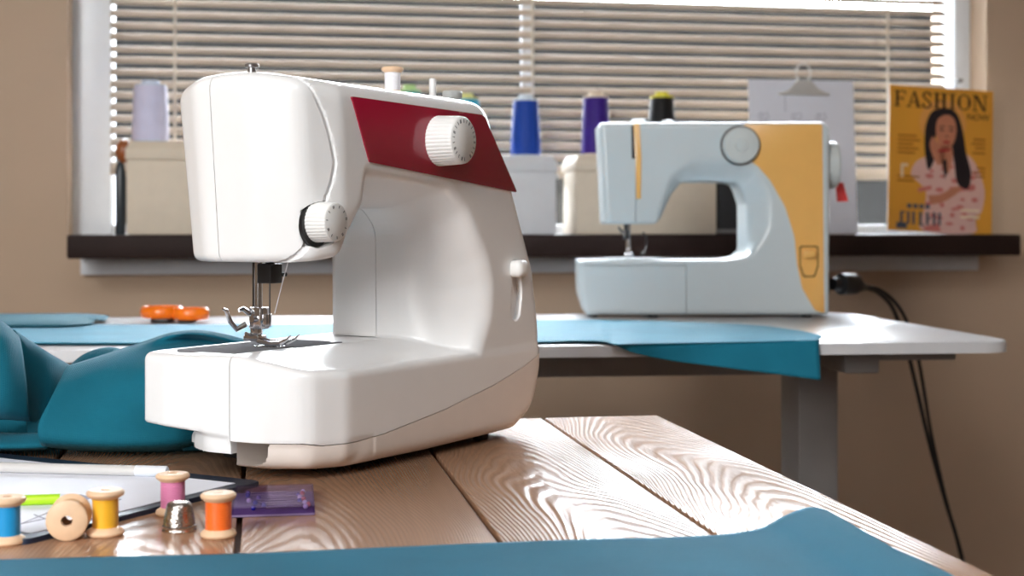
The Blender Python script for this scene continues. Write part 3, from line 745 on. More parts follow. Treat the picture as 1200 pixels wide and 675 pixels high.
def m2_full(u, v, w):
    d = sd_poly(h2, u, w)
    s = np.sin(np.clip(v / .032, 0, 1) * PI / 2)
    th = sd_poly(t2F, u, w) * (1 - s) + sd_poly(t2D, u, w) * s
    back = np.where(w > .095, .112, .125)
    slab = np.maximum(-v, v - back)
    f = smax(d, slab, .010)
    f = smax(f, -th, .006)
    # plateau of the needle plate
    x0, z0 = q2(712, 306); x1, _ = q2(776, 306)
    pl = np.maximum(np.maximum(x0 - u, u - x1), np.maximum(w - z0 - .0035, z0 - .02 - w)); pl = np.maximum(pl, np.maximum(.012 - v, v - .10))
    f = smin(f, pl, .003)
    # recess of the reverse switch
    bx, bw = q2(947.5, 307)
    rc_ = np.maximum(np.maximum(np.abs(u - bx) - .0118, np.abs(w - bw) - .021), v - .0035)
    return f
us2 = q2(804, 300)[0]
def r2_box(u, v, w): return np.maximum(u - us2, w - q2(0, 311)[1])
def r2_head(u, v, w): return np.maximum(u - q2(747.5, 0)[0], .06 - w) if False else np.maximum(u - q2(745, 0)[0], q2(0, 290)[1] - w)
sdf_mesh('casing', lambda u, v, w: np.maximum(m2_full(u, v, w), .0004 - np.minimum(r2_box(u, v, w), r2_head(u, v, w))), (-.006, -.003, 0), (.376, .13, .296), .0022, M['white_grey'], m2)
sdf_mesh('face_cover', lambda u, v, w: np.maximum(m2_full(u, v, w), r2_head(u, v, w) + .0004), (.01, -.003, .1), (.09, .13, .296), .0022, M['white_grey'], m2)
sdf_mesh('accessory_box', lambda u, v, w: np.maximum(m2_full(u, v, w), r2_box(u, v, w) + .0004), (-.006, -.003, 0), (.165, .13, .085), .0022, M['white_grey'], m2)
MF = Matrix(((1, 0, 0, 0), (0, 0, -1, 0), (0, 1, 0, 0), (0, 0, 0, 1)))
yp = fillet(L2([(872, 145.5), (963.5, 145.5), (966, 367), (955, 364), (940, 338), (934, 310), (931, 278), (920, 242), (902, 211), (888, 195), (874, 185)]), [.002, .003, .002, .01, .03, .05, .06, .06, .03, .01, .002], 4)
mb = MB(); mb.prism([(x, y) for x, y in yp][::-1], -.001, .0010, MF, .0004); ap = mb.build('front_panel', M['yellow_plastic'], m2); ap['label'] = 'amber yellow front panel'
# threading slot and stripe on the head
st2 = L2([(742.5, 144.5), (749.5, 144.5), (751.5, 185), (751, 233), (745.5, 233), (744.5, 185)])
mb = MB(); mb.prism(st2[::-1], -.0005, .0012, MF, .0003); mb.build('head_stripe', M['yellow_plastic'], m2)['label'] = 'amber stripe on the head'
mb = MB(); mb.prism(L2([(739.8, 147), (743.5, 147), (744.8, 186), (740.4, 186)])[::-1], -.0005, .0010, MF); mb.build('threading_slot', M['black'], m2)
c = q2(867.5, 170.5)
mb = MB(); mb.lathe([(23.5 * S2, 0), (23.5 * S2, .002)], 40, TR((c[0], .0005, c[1]), (0, -1, 0))); mb.build('dial_ring', M['dark_metal'], m2)
mb = MB(); mb.lathe([(21.5 * S2, 0), (21.5 * S2, .010), (19.5 * S2, .0135), (8 * S2, .0148), (7 * S2, .0170), (3 * S2, .0172)], 40, TR((c[0], .0005, c[1]), (0, -1, 0))); mb.build('stitch_dial', M['dial2'], m2)
# reverse lever in its shield shaped frame
ro = fillet(L2([(936.5, 288), (959, 288), (959, 312), (955, 325), (941, 325), (936.5, 312)])[::-1], .004, 3); ri = fillet(L2([(938.2, 289.8), (957.3, 289.8), (957.3, 311), (953.5, 323), (942.5, 323), (938.2, 311)])[::-1], .004, 3)
mb = MB(); mb.prism(ro, .0008, .0014, MF); rf = mb.build('lever_frame', plain('lever_line', (120, 84, 34), .5), m2)
mb = MB(); mb.prism(ri, .0012, .0018, MF); mb.build('lever_recess', M['yellow_plastic'], m2)
mb = MB(); a = q2(939.5, 302); b = q2(956, 293); mb.box((a[0], -.009, a[1] - .001), (b[0], 0, b[1]), .0028, 3); mb.build('reverse_lever', M['yellow_plastic'], m2)
# hand wheel on the right end
c = q2(971, 192)
mb = MB(); r = 28 * S2
mb.lathe([(r * .8, -.002), (r * .8, .002), (r, .003), (r, .0195), (r * .94, .0220), (r * .5, .0230), (r * .4, .021)], 48, TR((c[0], .046, c[1]), (1, 0, 0))); mb.build('hand_wheel', M['dial2'], m2)
# needle work
ux = q2(740, 0)[0]
mb = MB(); mb.tube([(ux, .055, q2(0, 250)[1]), (ux, .055, q2(0, 298)[1])], .0034, 14); mb.build('presser_bar', M['chrome'], m2)
mb = MB(); mb.tube([(ux - .004, .048, q2(0, 250)[1]), (ux - .004, .048, q2(0, 274)[1])], .0036, 12); mb.box((ux - .009, .043, q2(0, 281)[1]), (ux + .001, .053, q2(0, 270)[1]), .001)
mb.tube([(ux - .009, .048, q2(0, 273)[1]), (ux - .016, .046, q2(0, 266)[1])], [.002, .0015], 8)
mb.build('needle_clamp', M['dark_metal'], m2)
mb = MB(); mb.tube([(ux - .004, .048, q2(0, 280)[1]), (ux - .004, .048, q2(0, 302)[1])], .0007, 6); mb.build('needle', M['chrome'], m2)
mb = MB(); mb.box((ux - .0065, .042, q2(0, 301.2)[1]), (ux + .0065, .062, q2(0, 297)[1]), .0015); mb.box((ux - .004, .05, q2(0, 298)[1]), (ux + .004, .060, q2(0, 291)[1]), .001)
for s in (-1, 1): mb.tube([(ux + s * .004, .044, q2(0, 300)[1]), (ux + s * .004, .032, q2(0, 300)[1]), (ux + s * .0045, .026, q2(0, 297)[1])], [.0018, .0016, .0008], 8)
mb.build('presser_foot', M['chrome'], m2)
mb = MB(); arc = [q2(754 + 8.5 * math.cos(a), 285 - 14 * math.sin(a)) for a in [(-1.35 + 2.5 * i / 14) for i in range(15)]]
mb.tube([(x, .060, z) for x, z in arc], .0013, 8); mb.build('lifter_wire', M['dark_metal'], m2)
for u_ in (.02, .11, .34):
    for v_ in (.022, .102):
        mb = MB(); mb.lathe([(.007, 0), (.0075, .002), (.0075, .006)], 16, Matrix.Translation((u_, v_, 0))); mb.build('foot', M['rubber'], m2)
mb = MB(); a = q2(974, 320); b = q2(979, 346); mb.box((a[0] - .004, .03, b[1]), (b[0] - .001, .06, a[1]), .002); mb.build('socket', M['black'], m2)
mb = MB(); x_, z_ = q2(770, 143); mb.lathe([(.010, z_ - .004), (.010, z_ + .003), (.008, z_ + .006), (.002, z_ + .007)], 24, Matrix.Translation((x_ + .022, .05, 0))); mb.build('bobbin_winder', M['dial2'], m2)
x_, z_ = q2(752, 140); mb = MB(); mb.box((x_ - .011, .045, z_ - .006), (x_ + .011, .065, z_ + .004), .003); mb.build('thread_guide', M['dial2'], m2)

# red tag between the hand wheel and the sheet
tg = thing('tag', 'small red tag hanging under the hand wheel of the amber machine', 'tag', P(985.5, 237, 2.19))
kk = 2.19 / FPX
mb = MB(); pl_ = [(979, 214), (988, 214), (994, 236), (981, 236.5)]
mb.prism([((x - 985.5) * kk, (237 - y) * kk) for x, y in pl_][::-1], -.0008, .0008, Matrix.Rotation(-YAW, 4, 'Z') @ MF); mb.build('felt', M['red_tab'], tg)
mb = MB(); mb.tube([Matrix.Rotation(-YAW, 4, 'Z') @ Vector((-.003, 0, .029)), Matrix.Rotation(-YAW, 4, 'Z') @ Vector((-.0085, -.005, .038)), Matrix.Rotation(-YAW, 4, 'Z') @ Vector((-.0165, -.010, .042))], .0007, 6); mb.build('loop', M['red_tab'], tg)

# power cord of the amber machine
pc = thing('power_cord', 'black power cord with plug running down behind the white desk', 'cord', P(980, 334, 2.16))
o0 = P(980, 334, 2.16)
mb = MB(); mb.tube([P(976, 333, 2.150) - o0, P(984, 333, 2.155) - o0, P(985, 333, 2.155) - o0, P(1002, 333, 2.17) - o0, P(1008, 335, 2.18) - o0, P(1016, 337, 2.19) - o0], [.010, .0105, .0165, .0155, .009, .0045], 16); mb.build('plug', M['black'], pc)
def cable(pts, r): 
    mb = MB(); mb.tube([Vector(p) - o0 for p in spline([P(*p) for p in pts], 10)], r, 8); mb.build('cable', M['black'], pc)
cable([(1014, 337, 2.19), (1028, 342, 2.22), (1043, 356, 2.26), (1052, 375, 2.30), (1062, 405, 2.33), (1073, 450, 2.35), (1088, 515, 2.36), (1106, 580, 2.37), (1127, 652, 2.38), (1150, 760, 2.40)], .0036)
cable([(1012, 335, 2.185), (1032, 340, 2.21), (1052, 358, 2.25), (1066, 385, 2.29), (1076, 420, 2.32), (1084, 465, 2.34), (1092, 512, 2.352), (1107, 579, 2.362), (1126, 652, 2.372), (1146, 760, 2.40)], .0030)
# ------------------------------------------------------------------ wooden table
wt = MT('oak_planks'); nd = wt
vec = wt.coords()
at = wt.node('ShaderNodeAttribute', attribute_name='board')
cmb = wt.node('ShaderNodeCombineXYZ'); wt.l(at.outputs['Fac'], cmb.inputs[0]); wt.l(at.outputs['Fac'], cmb.inputs[1])
sc_ = wt.node('ShaderNodeVectorMath', operation='SCALE'); sc_.inputs['Scale'].default_value = 3.7; wt.l(cmb.outputs[0], sc_.inputs[0])
ad_ = wt.node('ShaderNodeVectorMath', operation='ADD'); wt.l(vec, ad_.inputs[0]); wt.l(sc_.outputs[0], ad_.inputs[1])
def strm(x, y):
    m = wt.node('ShaderNodeMapping'); m.inputs['Scale'].default_value = (x, y, 1); wt.l(ad_.outputs[0], m.inputs['Vector']); return m.outputs['Vector']
atc = wt.node('ShaderNodeAttribute', attribute_name='pith')
sep = wt.node('ShaderNodeSeparateXYZ'); wt.l(vec, sep.inputs[0])
def mth(op, a, b):
    n = wt.node('ShaderNodeMath', operation=op)
    for i, q in enumerate((a, b)):
        if isinstance(q, (int, float)): n.inputs[i].default_value = q
        else: wt.l(q, n.inputs[i])
    return n.outputs[0]
big = wt.noise(strm(9, 2.2), 1.0, 2, .5, .4)
fine = wt.noise(strm(60, 9), 1.0, 2, .5)
xx = mth('ADD', mth('SUBTRACT', sep.outputs['X'], atc.outputs['Fac']), mth('MULTIPLY', mth('SUBTRACT', wt.noise(strm(.5, 3.0), 1.0, 1), .5), .09))
# arched flame grain: contour lines of a parabola along the plank, bent by noise
ring = mth('ADD', mth('ADD', mth('MULTIPLY', mth('MULTIPLY', xx, xx), 21000), mth('MULTIPLY', sep.outputs['Y'], 210)), mth('ADD', mth('MULTIPLY', big, 42), mth('MULTIPLY', fine, 7)))
class _o: outputs = [ring]
sm_ = _o
sn = wt.node('ShaderNodeMath', operation='SINE'); wt.l(sm_.outputs[0], sn.inputs[0])
rng = wt.node('ShaderNodeMapRange'); rng.inputs['From Min'].default_value = -1; wt.l(sn.outputs[0], rng.inputs['Value'])
tone = wt.noise(strm(5, .8), 1.0, 3)
colA = wt.ramp(tone, [(.3, lin((146, 108, 84))), (.7, lin((186, 146, 116)))])
colB = wt.ramp(rng.outputs[0], [(0, lin((150, 112, 86))), (.7, lin((200, 164, 134)))])
mxc = wt.node('ShaderNodeMix', data_type='RGBA'); mxc.inputs['Factor'].default_value = .16
wt.l(colA, mxc.inputs[6]); wt.l(colB, mxc.inputs[7]); wt.l(mxc.outputs[2], wt.b.inputs['Base Color'])
wt.b.inputs['Roughness'].default_value = .19; wt.b.inputs['Specular IOR Level'].default_value = .42
st_ = wt.noise(strm(420, 9), 1.0, 2)
b1 = wt.node('ShaderNodeBump'); b1.inputs['Strength'].default_value = 1.0; b1.inputs['Distance'].default_value = .0006; atb = wt.node('ShaderNodeAttribute', attribute_name='brushed'); wt.l(mth('MULTIPLY', rng.outputs[0], atb.outputs['Fac']), b1.inputs['Height']); wt.l(mth('ADD', mth('MULTIPLY', atb.outputs['Fac'], .05), .20), wt.b.inputs['Roughness'])
pore = wt.node('ShaderNodeMapRange'); pore.inputs['From Min'].default_value = .18; pore.inputs['From Max'].default_value = .62; pore.inputs['To Min'].default_value = .03; pore.inputs['To Max'].default_value = .40; wt.l(mth('ADD', rng.outputs[0], mth('MULTIPLY', mth('SUBTRACT', wt.noise(strm(300, 8), 1.0, 2), .5), 1.1)), pore.inputs['Value']); wt.l(pore.outputs[0], wt.b.inputs['Specular IOR Level'])
wt.bump(st_, .4, .0003, b1.outputs['Normal'])
M['oak'] = wt.m
M['groove'] = plain('groove_brown', (74, 48, 34), .7)
XL = [-.70, -.56, -.43, -.29, -.1530, -.0146, .1277, .2497, .3570]
YT0, YT1 = .30, 1.270
wtb = thing('wooden_table', 'oak plank table carrying the maroon sewing machine and sewing tools', 'table', (0, 0, 0))
mb = MB(); lay = []
for i in range(len(XL) - 1):
    g = .0016
    a, b = XL[i] + (g if i else 0), XL[i + 1] - (g if i < len(XL) - 2 else 0)
    n0 = len(mb.bm.faces); mb.box((a, YT0, ZT - .030), (b, YT1, ZT), .0012, 2); lay.append((n0, len(mb.bm.faces), i))
bmf = mb.bm; 
o = None
fl_ = bmf.faces.layers.float.new('board'); fp_ = bmf.faces.layers.float.new('pith'); fr_ = bmf.faces.layers.float.new('brushed'); bmf.faces.ensure_lookup_table()
for n0, n1, i in lay:
    for k in range(n0, n1): bmf.faces[k][fl_] = i * 1.37 + .2; bmf.faces[k][fr_] = 1.0 if i >= 6 else .16; bmf.faces[k][fp_] = (XL[i] + XL[i + 1]) / 2 + (.012, -.02, .03, -.01, .02, -.03, .0, .005)[i]
tt = mb.build('tabletop', M['oak'], wtb, angle=30); tt['label'] = 'glossy oak plank top'
mb = MB(); mb.box((XL[0] + .004, YT0 + .004, ZT - .034), (XL[-1] - .004, YT1 - .004, ZT - .0045)); mb.build('underframe', M['groove'], wtb)
for x in (XL[0] + .05, XL[-1] - .10):
    for y in (YT0 + .03, YT1 - .14):
        mb = MB(); mb.box((x, y, 0), (x + .05, y + .05, ZT - .034), .003); mb.build('leg', M['oak'], wtb)

# ------------------------------------------------------------------ small tools on the table
M['spool_wood'] = plain('birch_spool', (238, 202, 166), .5, var=.08, scale=90)
M['spool_hole'] = plain('spool_hole', (92, 56, 40), .8)
def spool(label, loc, r, h, rc, col, M4=None, thread=True, group='wooden thread spools'):
    t = thing('thread_spool', label, 'thread spool', loc, 0, group)
    if M4 is not None: t.matrix_world = Matrix.Translation(loc) @ M4
    e = h * .15; hr = r * .27
    for z0, s in ((0, 1), (h, -1)):
        mb = MB(); mb.lathe([(hr, 0), (r * .86, 0), (r * .98, e * .25), (r, e * .5), (r * .95, e * .8), (rc * .95, e * 1.35), (hr, e * 1.35), (hr, 0)], 36, Matrix.Translation((0, 0, z0)) @ Matrix.Diagonal((1, 1, s, 1)), False); mb.build('flange', M['spool_wood'], t)
    mb = MB(); mb.lathe([(hr, e * 1.1), (rc * .8, e * 1.1), (rc * .8, h - e * 1.1), (hr, h - e * 1.1)], 24, None, False); mb.build('barrel', M['spool_wood'], t)
    if thread:
        c = plain('thread_' + label.split()[0] + '_fine', col, .5, var=.05, sheen=.3)
        mb = MB(); pr = [(rc * .8, e * 1.15)]; n = 26
        for k in range(n + 1): pr += [(rc + (.00012 if k % 2 else -.00008), e * 1.15 + (h - 2.3 * e) * k / n)]
        pr += [(rc * .8, h - e * 1.15)]
        mb.lathe(pr, 32, None, False); mb.build('thread', c, t)
    return t
def on_table(px, py): return G(px, py, ZT)
spool('orange thread spool with wooden flanges beside the thimble', on_table(256, 629), .0100, .0248, .0072, (255, 110, 8))
spool('yellow thread spool with wooden flanges beside the bare wooden one', on_table(123.5, 627), .0105, .0255, .0071, (246, 184, 34))
spool('blue thread spool with wooden flanges at the left picture edge', on_table(9, 637), .0098, .0258, .0067, (0, 150, 214))
spool('pink thread spool with wooden flanges behind the thimble', on_table(202.5, 603), .0102, .0250, .0072, (222, 130, 176))
b = on_table(78, 635); ax = (P(92, 588, .85) - P(77, 607, .79)); ax.z = 0; ax.normalize()
spool('bare wooden spool lying on its side showing the hole in its flange', (b.x, b.y, ZT + .0113), .0113, .0235, .0088, (205, 160, 110), rot_to(ax))
pw = m1.location; a_ = PI / 2 - MANG
wl_ = Vector((m1.location.x + SPU * math.cos(a_) - .055 * math.sin(a_), m1.location.y + SPU * math.sin(a_) + .055 * math.cos(a_), ZT + .2765))
spool('white thread spool with wooden flanges on top of the maroon machine', wl_, .0090, .0228, .0062, (236, 236, 242))

th = thing('thimble', 'silver thimble standing between the pink and orange spools', 'thimble', on_table(210, 622))
tmt = MT('thimble_silver'); tmt.b.inputs['Metallic'].default_value = 1; tmt.b.inputs['Base Color'].default_value = lin((196, 190, 184)); tmt.b.inputs['Roughness'].default_value = .25
vo = tmt.node('ShaderNodeTexVoronoi'); vo.inputs['Scale'].default_value = 900; tmt.l(tmt.coords(), vo.inputs['Vector']); tmt.bump(vo.outputs['Distance'], .5, .0004)
mb = MB(); mb.lathe([(.0086, .0004), (.0094, 0), (.0096, .0008), (.0092, .0016), (.0090, .0022), (.0088, .0062), (.0072, .0142), (.0066, .0156), (.0052, .0166), (.001, .0170)], 40); mb.build('cap', tmt.m, th)
mb = MB(); mb.lathe([(.0090, .0018), (.0094, .0024), (.0094, .0032), (.0089, .0037)], 40, None, False); mb.build('rim_band', M['chrome'], th)

# notebook board with paper
A0 = G(307, 569, ZT); d1 = (G(60, 631.5, ZT) - A0).normalized(); d2 = Vector((d1.y, -d1.x, 0))
if d2.x > 0: d2 = -d2
cl = thing('clipboard', 'navy clipboard lying flat at the left under the white sheet', 'clipboard', A0, math.atan2(-d1.y, -d1.x))
M['navy'] = plain('navy_board', (28, 40, 62), .45, var=.05)
Mloc = Matrix(((d1.x, d2.x, 0), (d1.y, d2.y, 0), (0, 0, 1))); Rinv = Matrix.Rotation(-math.atan2(-d1.y, -d1.x), 3, 'Z')
def cb(s, t, z): return Rinv @ (d1 * s + d2 * t) + Vector((0, 0, z))
def cbprism(name, poly, z0, z1, mat, par, bev=0):
    mb = MB(); pp = [cb(s, t, 0) for s, t in poly]; mb.prism([(p.x, p.y) for p in pp], z0, z1, None, bev); return mb.build(name, mat, par)
L1, L2_ = (G(20, 638, ZT) - A0).length, .32
cbprism('board', fillet([(0, 0), (L1, 0), (L1, L2_), (0, L2_)], .006, 4), 0, .0032, M['navy'], cl, .0008)
pp = thing('paper_sheet', 'white paper sheet lying on the navy clipboard under the pens', 'paper', A0, math.atan2(-d1.y, -d1.x))
c0 = G(281, 567, ZT + .0036) - A0; s0, t0 = c0.dot(d1), c0.dot(d2) + .004
mb = MB(); pc_ = [cb(s, t, 0) for s, t in ((s0, t0), (L1 - .012, t0), (L1 - .012, L2_ - .02), (s0, L2_ - .02))]
mb.prism([(p.x, p.y) for p in pc_], .0033, .0038); mb.build('sheet', M['paper'], pp)
mb = MB()
for (p, q) in (((24, 614), (62, 606)), ((24, 614), (58, 600)), ((40, 603), (64, 612)), ((142, 585), (120, 592))):
    a, b = G(*p, ZT + .004) - A0, G(*q, ZT + .004) - A0; mb = MB(); mb.tube([Rinv @ a, Rinv @ b], .0003, 5); mb.build('pencil_line', M['pencil_grey'], pp)

def pen(label, p0, p1, segs, cat='pen', name='pen'):
    v = p1 - p0; L = v.length
    t = thing(name, label, cat, p0); t.matrix_world = Matrix.Translation(p0) @ rot_to(v)
    for nm, mat, prof in segs:
        mb = MB(); mb.lathe([(r, f * L) for f, r in prof], 20); mb.build(nm, mat, t)
    return t
M['pen_grey'] = plain('pen_translucent', (206, 204, 202), .25, var=.03, coat=.3)
M['lime'] = plain('lime_plastic', (176, 224, 30), .35)
r = .0036
pen_ = pen('pale grey pen with a white end cap lying across the white sheet', G(-60, 546, ZT + .0038 + r), G(196, 552.5, ZT + .0038 + r),
    [('barrel', M['pen_grey'], [(0, .003), (.01, r), (.86, r)]), ('end_cap', M['frame'], [(.86, r * 1.04), (.995, r * 1.04), (1, r * .9)])])
mb = MB(); mb.tube([(0, -.0046, .105), (0, -.0048, .10), (0, -.0046, .066), (0, -.0036, .064)], [.0008, .0011, .0011, .0008], 8); mb.build('clip', M['frame'], pen_)
r = .0032
pen('lime green pen pointing at the yellow spool on the white sheet', G(-60, 589, ZT + .0038 + r), G(107, 583.5, ZT + .0038 + r),
    [('barrel', M['lime'], [(0, .0028), (.01, r), (.78, r)]), ('grip', M['frame'], [(.78, r), (.92, r * .9)]), ('tip', M['pencil_grey'], [(.92, r * .8), (.985, r * .25), (1, .0003)])])

# pin box with pearl headed pins
bx = [G(271, 607, ZT), G(369, 604, ZT), G(365, 569, ZT), G(264, 574, ZT)]
bo = bx[0]; ex = (bx[1] - bx[0]); bwid = ex.length; ba = math.atan2(ex.y, ex.x); bdep = .072
pb = thing('pin_box', 'clear purple pin box lying on the table right of the orange spool', 'pin box', bo, ba)
pm = MT('purple_clear'); pm2 = pm; pm.b.inputs['Base Color'].default_value = lin((196, 178, 222)); pm.b.inputs['Transmission Weight'].default_value = .92; pm.b.inputs['Roughness'].default_value = .05; pm.b.inputs['IOR'].default_value = 1.12; pm.b.inputs['Specular IOR Level'].default_value = .2
M['purple'] = pm.m
pl = MT('purple_clear_film'); pl.n.remove(pl.b); t1 = pl.node('ShaderNodeBsdfTransparent'); t1.inputs['Color'].default_value = (.78, .70, .86, 1); g1 = pl.node('ShaderNodeBsdfGlossy'); g1.inputs['Roughness'].default_value = .12
fz1 = pl.node('ShaderNodeFresnel'); fz1.inputs['IOR'].default_value = 1.2; m1x = pl.node('ShaderNodeMixShader'); sc1 = pl.node('ShaderNodeMath', operation='MULTIPLY'); sc1.inputs[1].default_value = .22; pl.l(fz1.outputs[0], sc1.inputs[0]); pl.l(sc1.outputs[0], m1x.inputs[0]); pl.l(t1.outputs[0], m1x.inputs[1]); pl.l(g1.outputs[0], m1x.inputs[2]); pl.l(m1x.outputs[0], pl.n['Material Output'].inputs[0]); M['purple'] = pl.m; M['purple_base'] = plain('purple_base', (122, 102, 140), .5)
H_ = .0055
mb = MB(); mb.box((0, 0, 0), (bwid, bdep, .0015), .0005); mb.build('base', M['purple_base'], pb)
mb = MB()
for lo, hi in (((0, 0, .0015), (bwid, .001, H_)), ((0, bdep - .001, .0015), (bwid, bdep, H_)), ((0, .001, .0015), (.001, bdep - .001, H_)), ((bwid - .001, .001, .0015), (bwid, bdep - .001, H_))): mb.box(lo, hi)
mb.build('rim', M['purple'], pb, smooth=False)
mb = MB(); mb.box((0, 0, H_), (bwid, bdep, H_ + .001), .0004); mb.build('lid', M['purple'], pb, smooth=False)
rs = random.Random(11)
names = dict(white=(236, 236, 240), blue=(30, 40, 160), red=(200, 30, 50), violet=(90, 70, 150))
cols = ['blue', 'blue', 'blue', 'white', 'violet', 'blue', 'violet', 'white', 'red', 'white', 'blue', 'red', 'white', 'blue', 'red', 'white']
cnt = {}
pinm = {k: plain('pearl_' + k, v, .25, coat=.4) for k, v in names.items()}
for i, cn in enumerate(cols):
    left = i < 7
    hx = bwid * (rs.uniform(.14, .40) if left else rs.uniform(.80, .93)); hy = bdep * (.16 + .68 * (i if left else i - 7) / (6.0 if left else 8.0)); hz = .0034
    d = Vector((1 if left else -1, rs.uniform(-.15, .15), 0)).normalized()
    lw = Matrix.Rotation(ba, 3, 'Z') @ Vector((hx, hy, hz)) + bo
    side = 'left' if left else 'right'; cnt[(cn, side)] = cnt.get((cn, side), 0) + 1
    t = thing('dressmaking_pin', '%s headed pin in the %s cluster inside the purple pin box' % (cn, side), 'pin', lw, ba + math.atan2(d.y, d.x), '%s headed pins, %s cluster of the pin box' % (cn, side))
    mb = MB(); mb.lathe([(.0002, -.0017), (.0012, -.0012), (.0017, 0), (.0012, .0012), (.0002, .0017)], 12); mb.build('head', pinm[cn], t)
    mb = MB(); mb.tube([(.0012, 0, 0), (.024, 0, 0)], .0004, 6); mb.build('shaft', M['chrome'], t)

# ------------------------------------------------------------------ scissors on the desk
so = G(200, 379, ZD)
sc_t = thing('scissors', 'orange handled scissors lying on the left of the white desk', 'scissors', so, -YAW)
ks = 1.98 / FPX
def loop(name, cx, cy, a, b, z, rt):
    mb = MB(); pts = [(cx + a * math.cos(t), cy + b * math.sin(t), z) for t in [2 * PI * i / 32 for i in range(33)]]
    n = 10; vs = []
    for p, t in zip(pts[:-1], range(32)):
        an = 2 * PI * t / 32
        for k in range(n):
            q = 2 * PI * k / n; vs.append((p[0] + math.cos(an) * rt * math.cos(q), p[1] + math.sin(an) * rt * math.cos(q), p[2] + .0085 * math.sin(q)))
    fs = [(i * n + k, i * n + (k + 1) % n, ((i + 1) % 32) * n + (k + 1) % n, ((i + 1) % 32) * n + k) for i in range(32) for k in range(n)]
    return mb.add(vs, fs).build(name, M['orange'], sc_t)
loop('handle', -.019, .028, .025, .024, .0145, .0055); loop('handle', .022, .024, .022, .020, .0125, .005)
for s, xx, z in ((1, -.004, .012), (-1, .008, .009)):
    mb = MB(); mb.tube([(xx, .045, z), (xx * .4, .065, z), (0, .085, z - .002)], [.006, .006, .005], 10); mb.build('shank', M['orange'], sc_t)
    mb = MB(); mb.prism([(-.006, .078), (.006, .078), (.006 * s + .002, .12), (.003 * s, .165), (-.004, .12)], z - .004, z - .0015); mb.build('blade', M['steel'], sc_t)
mb = MB(); mb.lathe([(.004, .004), (.004, .0125), (.002, .0135)], 16, Matrix.Translation((0, .082, 0))); mb.build('pivot_screw', M['steel'], sc_t)
mb = MB(); mb.box((-.03, .005, 0), (-.004, .05, .0075), .003); mb.box((.008, .006, 0), (.03, .04, .006), .003); mb.build('grip_lining', M['black'], sc_t)  # black blocks standing in for the shadow beneath the handles
# ------------------------------------------------------------------ fabrics
def fabric(name, label, patches, mat, thick=.0012, loc=None, uvs=1.0, nu=6, nv=6, wr=.0, cat='fabric'):
    """patches: grids of world points -> one cloth mesh with thickness"""
    vs, fs, uv = [], [], []
    loc = Vector(loc)
    for rows in patches:
        g = loft(rows, nu, nv); n, m = len(g), len(g[0]); off = len(vs)
        # arc length parameters for the weave
        for i in range(n):
            for j in range(m): vs.append(Vector(g[i][j]) - loc)
        su = [0]; 
        for j in range(1, m): su.append(su[-1] + (Vector(g[n // 2][j]) - Vector(g[n // 2][j - 1])).length)
        sv = [0]
        for i in range(1, n): sv.append(sv[-1] + (Vector(g[i][m // 2]) - Vector(g[i - 1][m // 2])).length)
        for i in range(n):
            for j in range(m): uv.append((su[j], sv[i]))
        fs += grid_faces(n, m, off)
    me = bpy.data.meshes.new(name); me.from_pydata(vs, [], fs)
    ul = me.uv_layers.new(name='weave')
    for lp in me.loops: ul.data[lp.index].uv = uv[lp.vertex_index]
    o = link(name, me, mat, None, True, 70); o.location = loc
    md = o.modifiers.new('thickness', 'SOLIDIFY'); md.thickness = thick; md.offset = 0
    tag(o, label, cat); return o
tl = M['teal']
# --- sheet across the bottom foreground
edge = [(-120, 662), (0, 657), (140, 653), (290, 649.5), (440, 643), (580, 637), (700, 632.5), (780, 631), (850, 629), (892, 626), (918, 624), (945, 622), (968, 622.5), (990, 626), (1040, 645), (1080, 660), (1112, 673)]
lift = [0, 0, 0, 0, 0, 0, 0, 0, .001, .003, .0085, .0125, .0115, .0062, .0022, .001, 0]
back = []
for (x, y), l in zip(edge, lift):
    p = G(x, y, ZT + .0018); p.z += l; back.append(p)
rows = [back]
for k, f in enumerate((.06, .14, .28, .6, 1.0)):
    r_ = []
    for i, (p, l) in enumerate(zip(back, lift)):
        q = Vector((p.x - .012 * f * (i > 12), p.y + (.40 - p.y) * f, ZT + .0018 + l * max(0, 1 - f * .8) + (.0006 * math.sin(i * 1.3) * f if 0 < i < 13 else 0)))
        q.z = max(q.z, ZT + .0016); r_.append(q)
    rows.append(r_)
fabric('teal_cloth', 'teal cloth spread flat along the near edge of the wooden table', [rows], M['teal_front'], .0012, (0.1, .6, ZT), nu=6, nv=5)

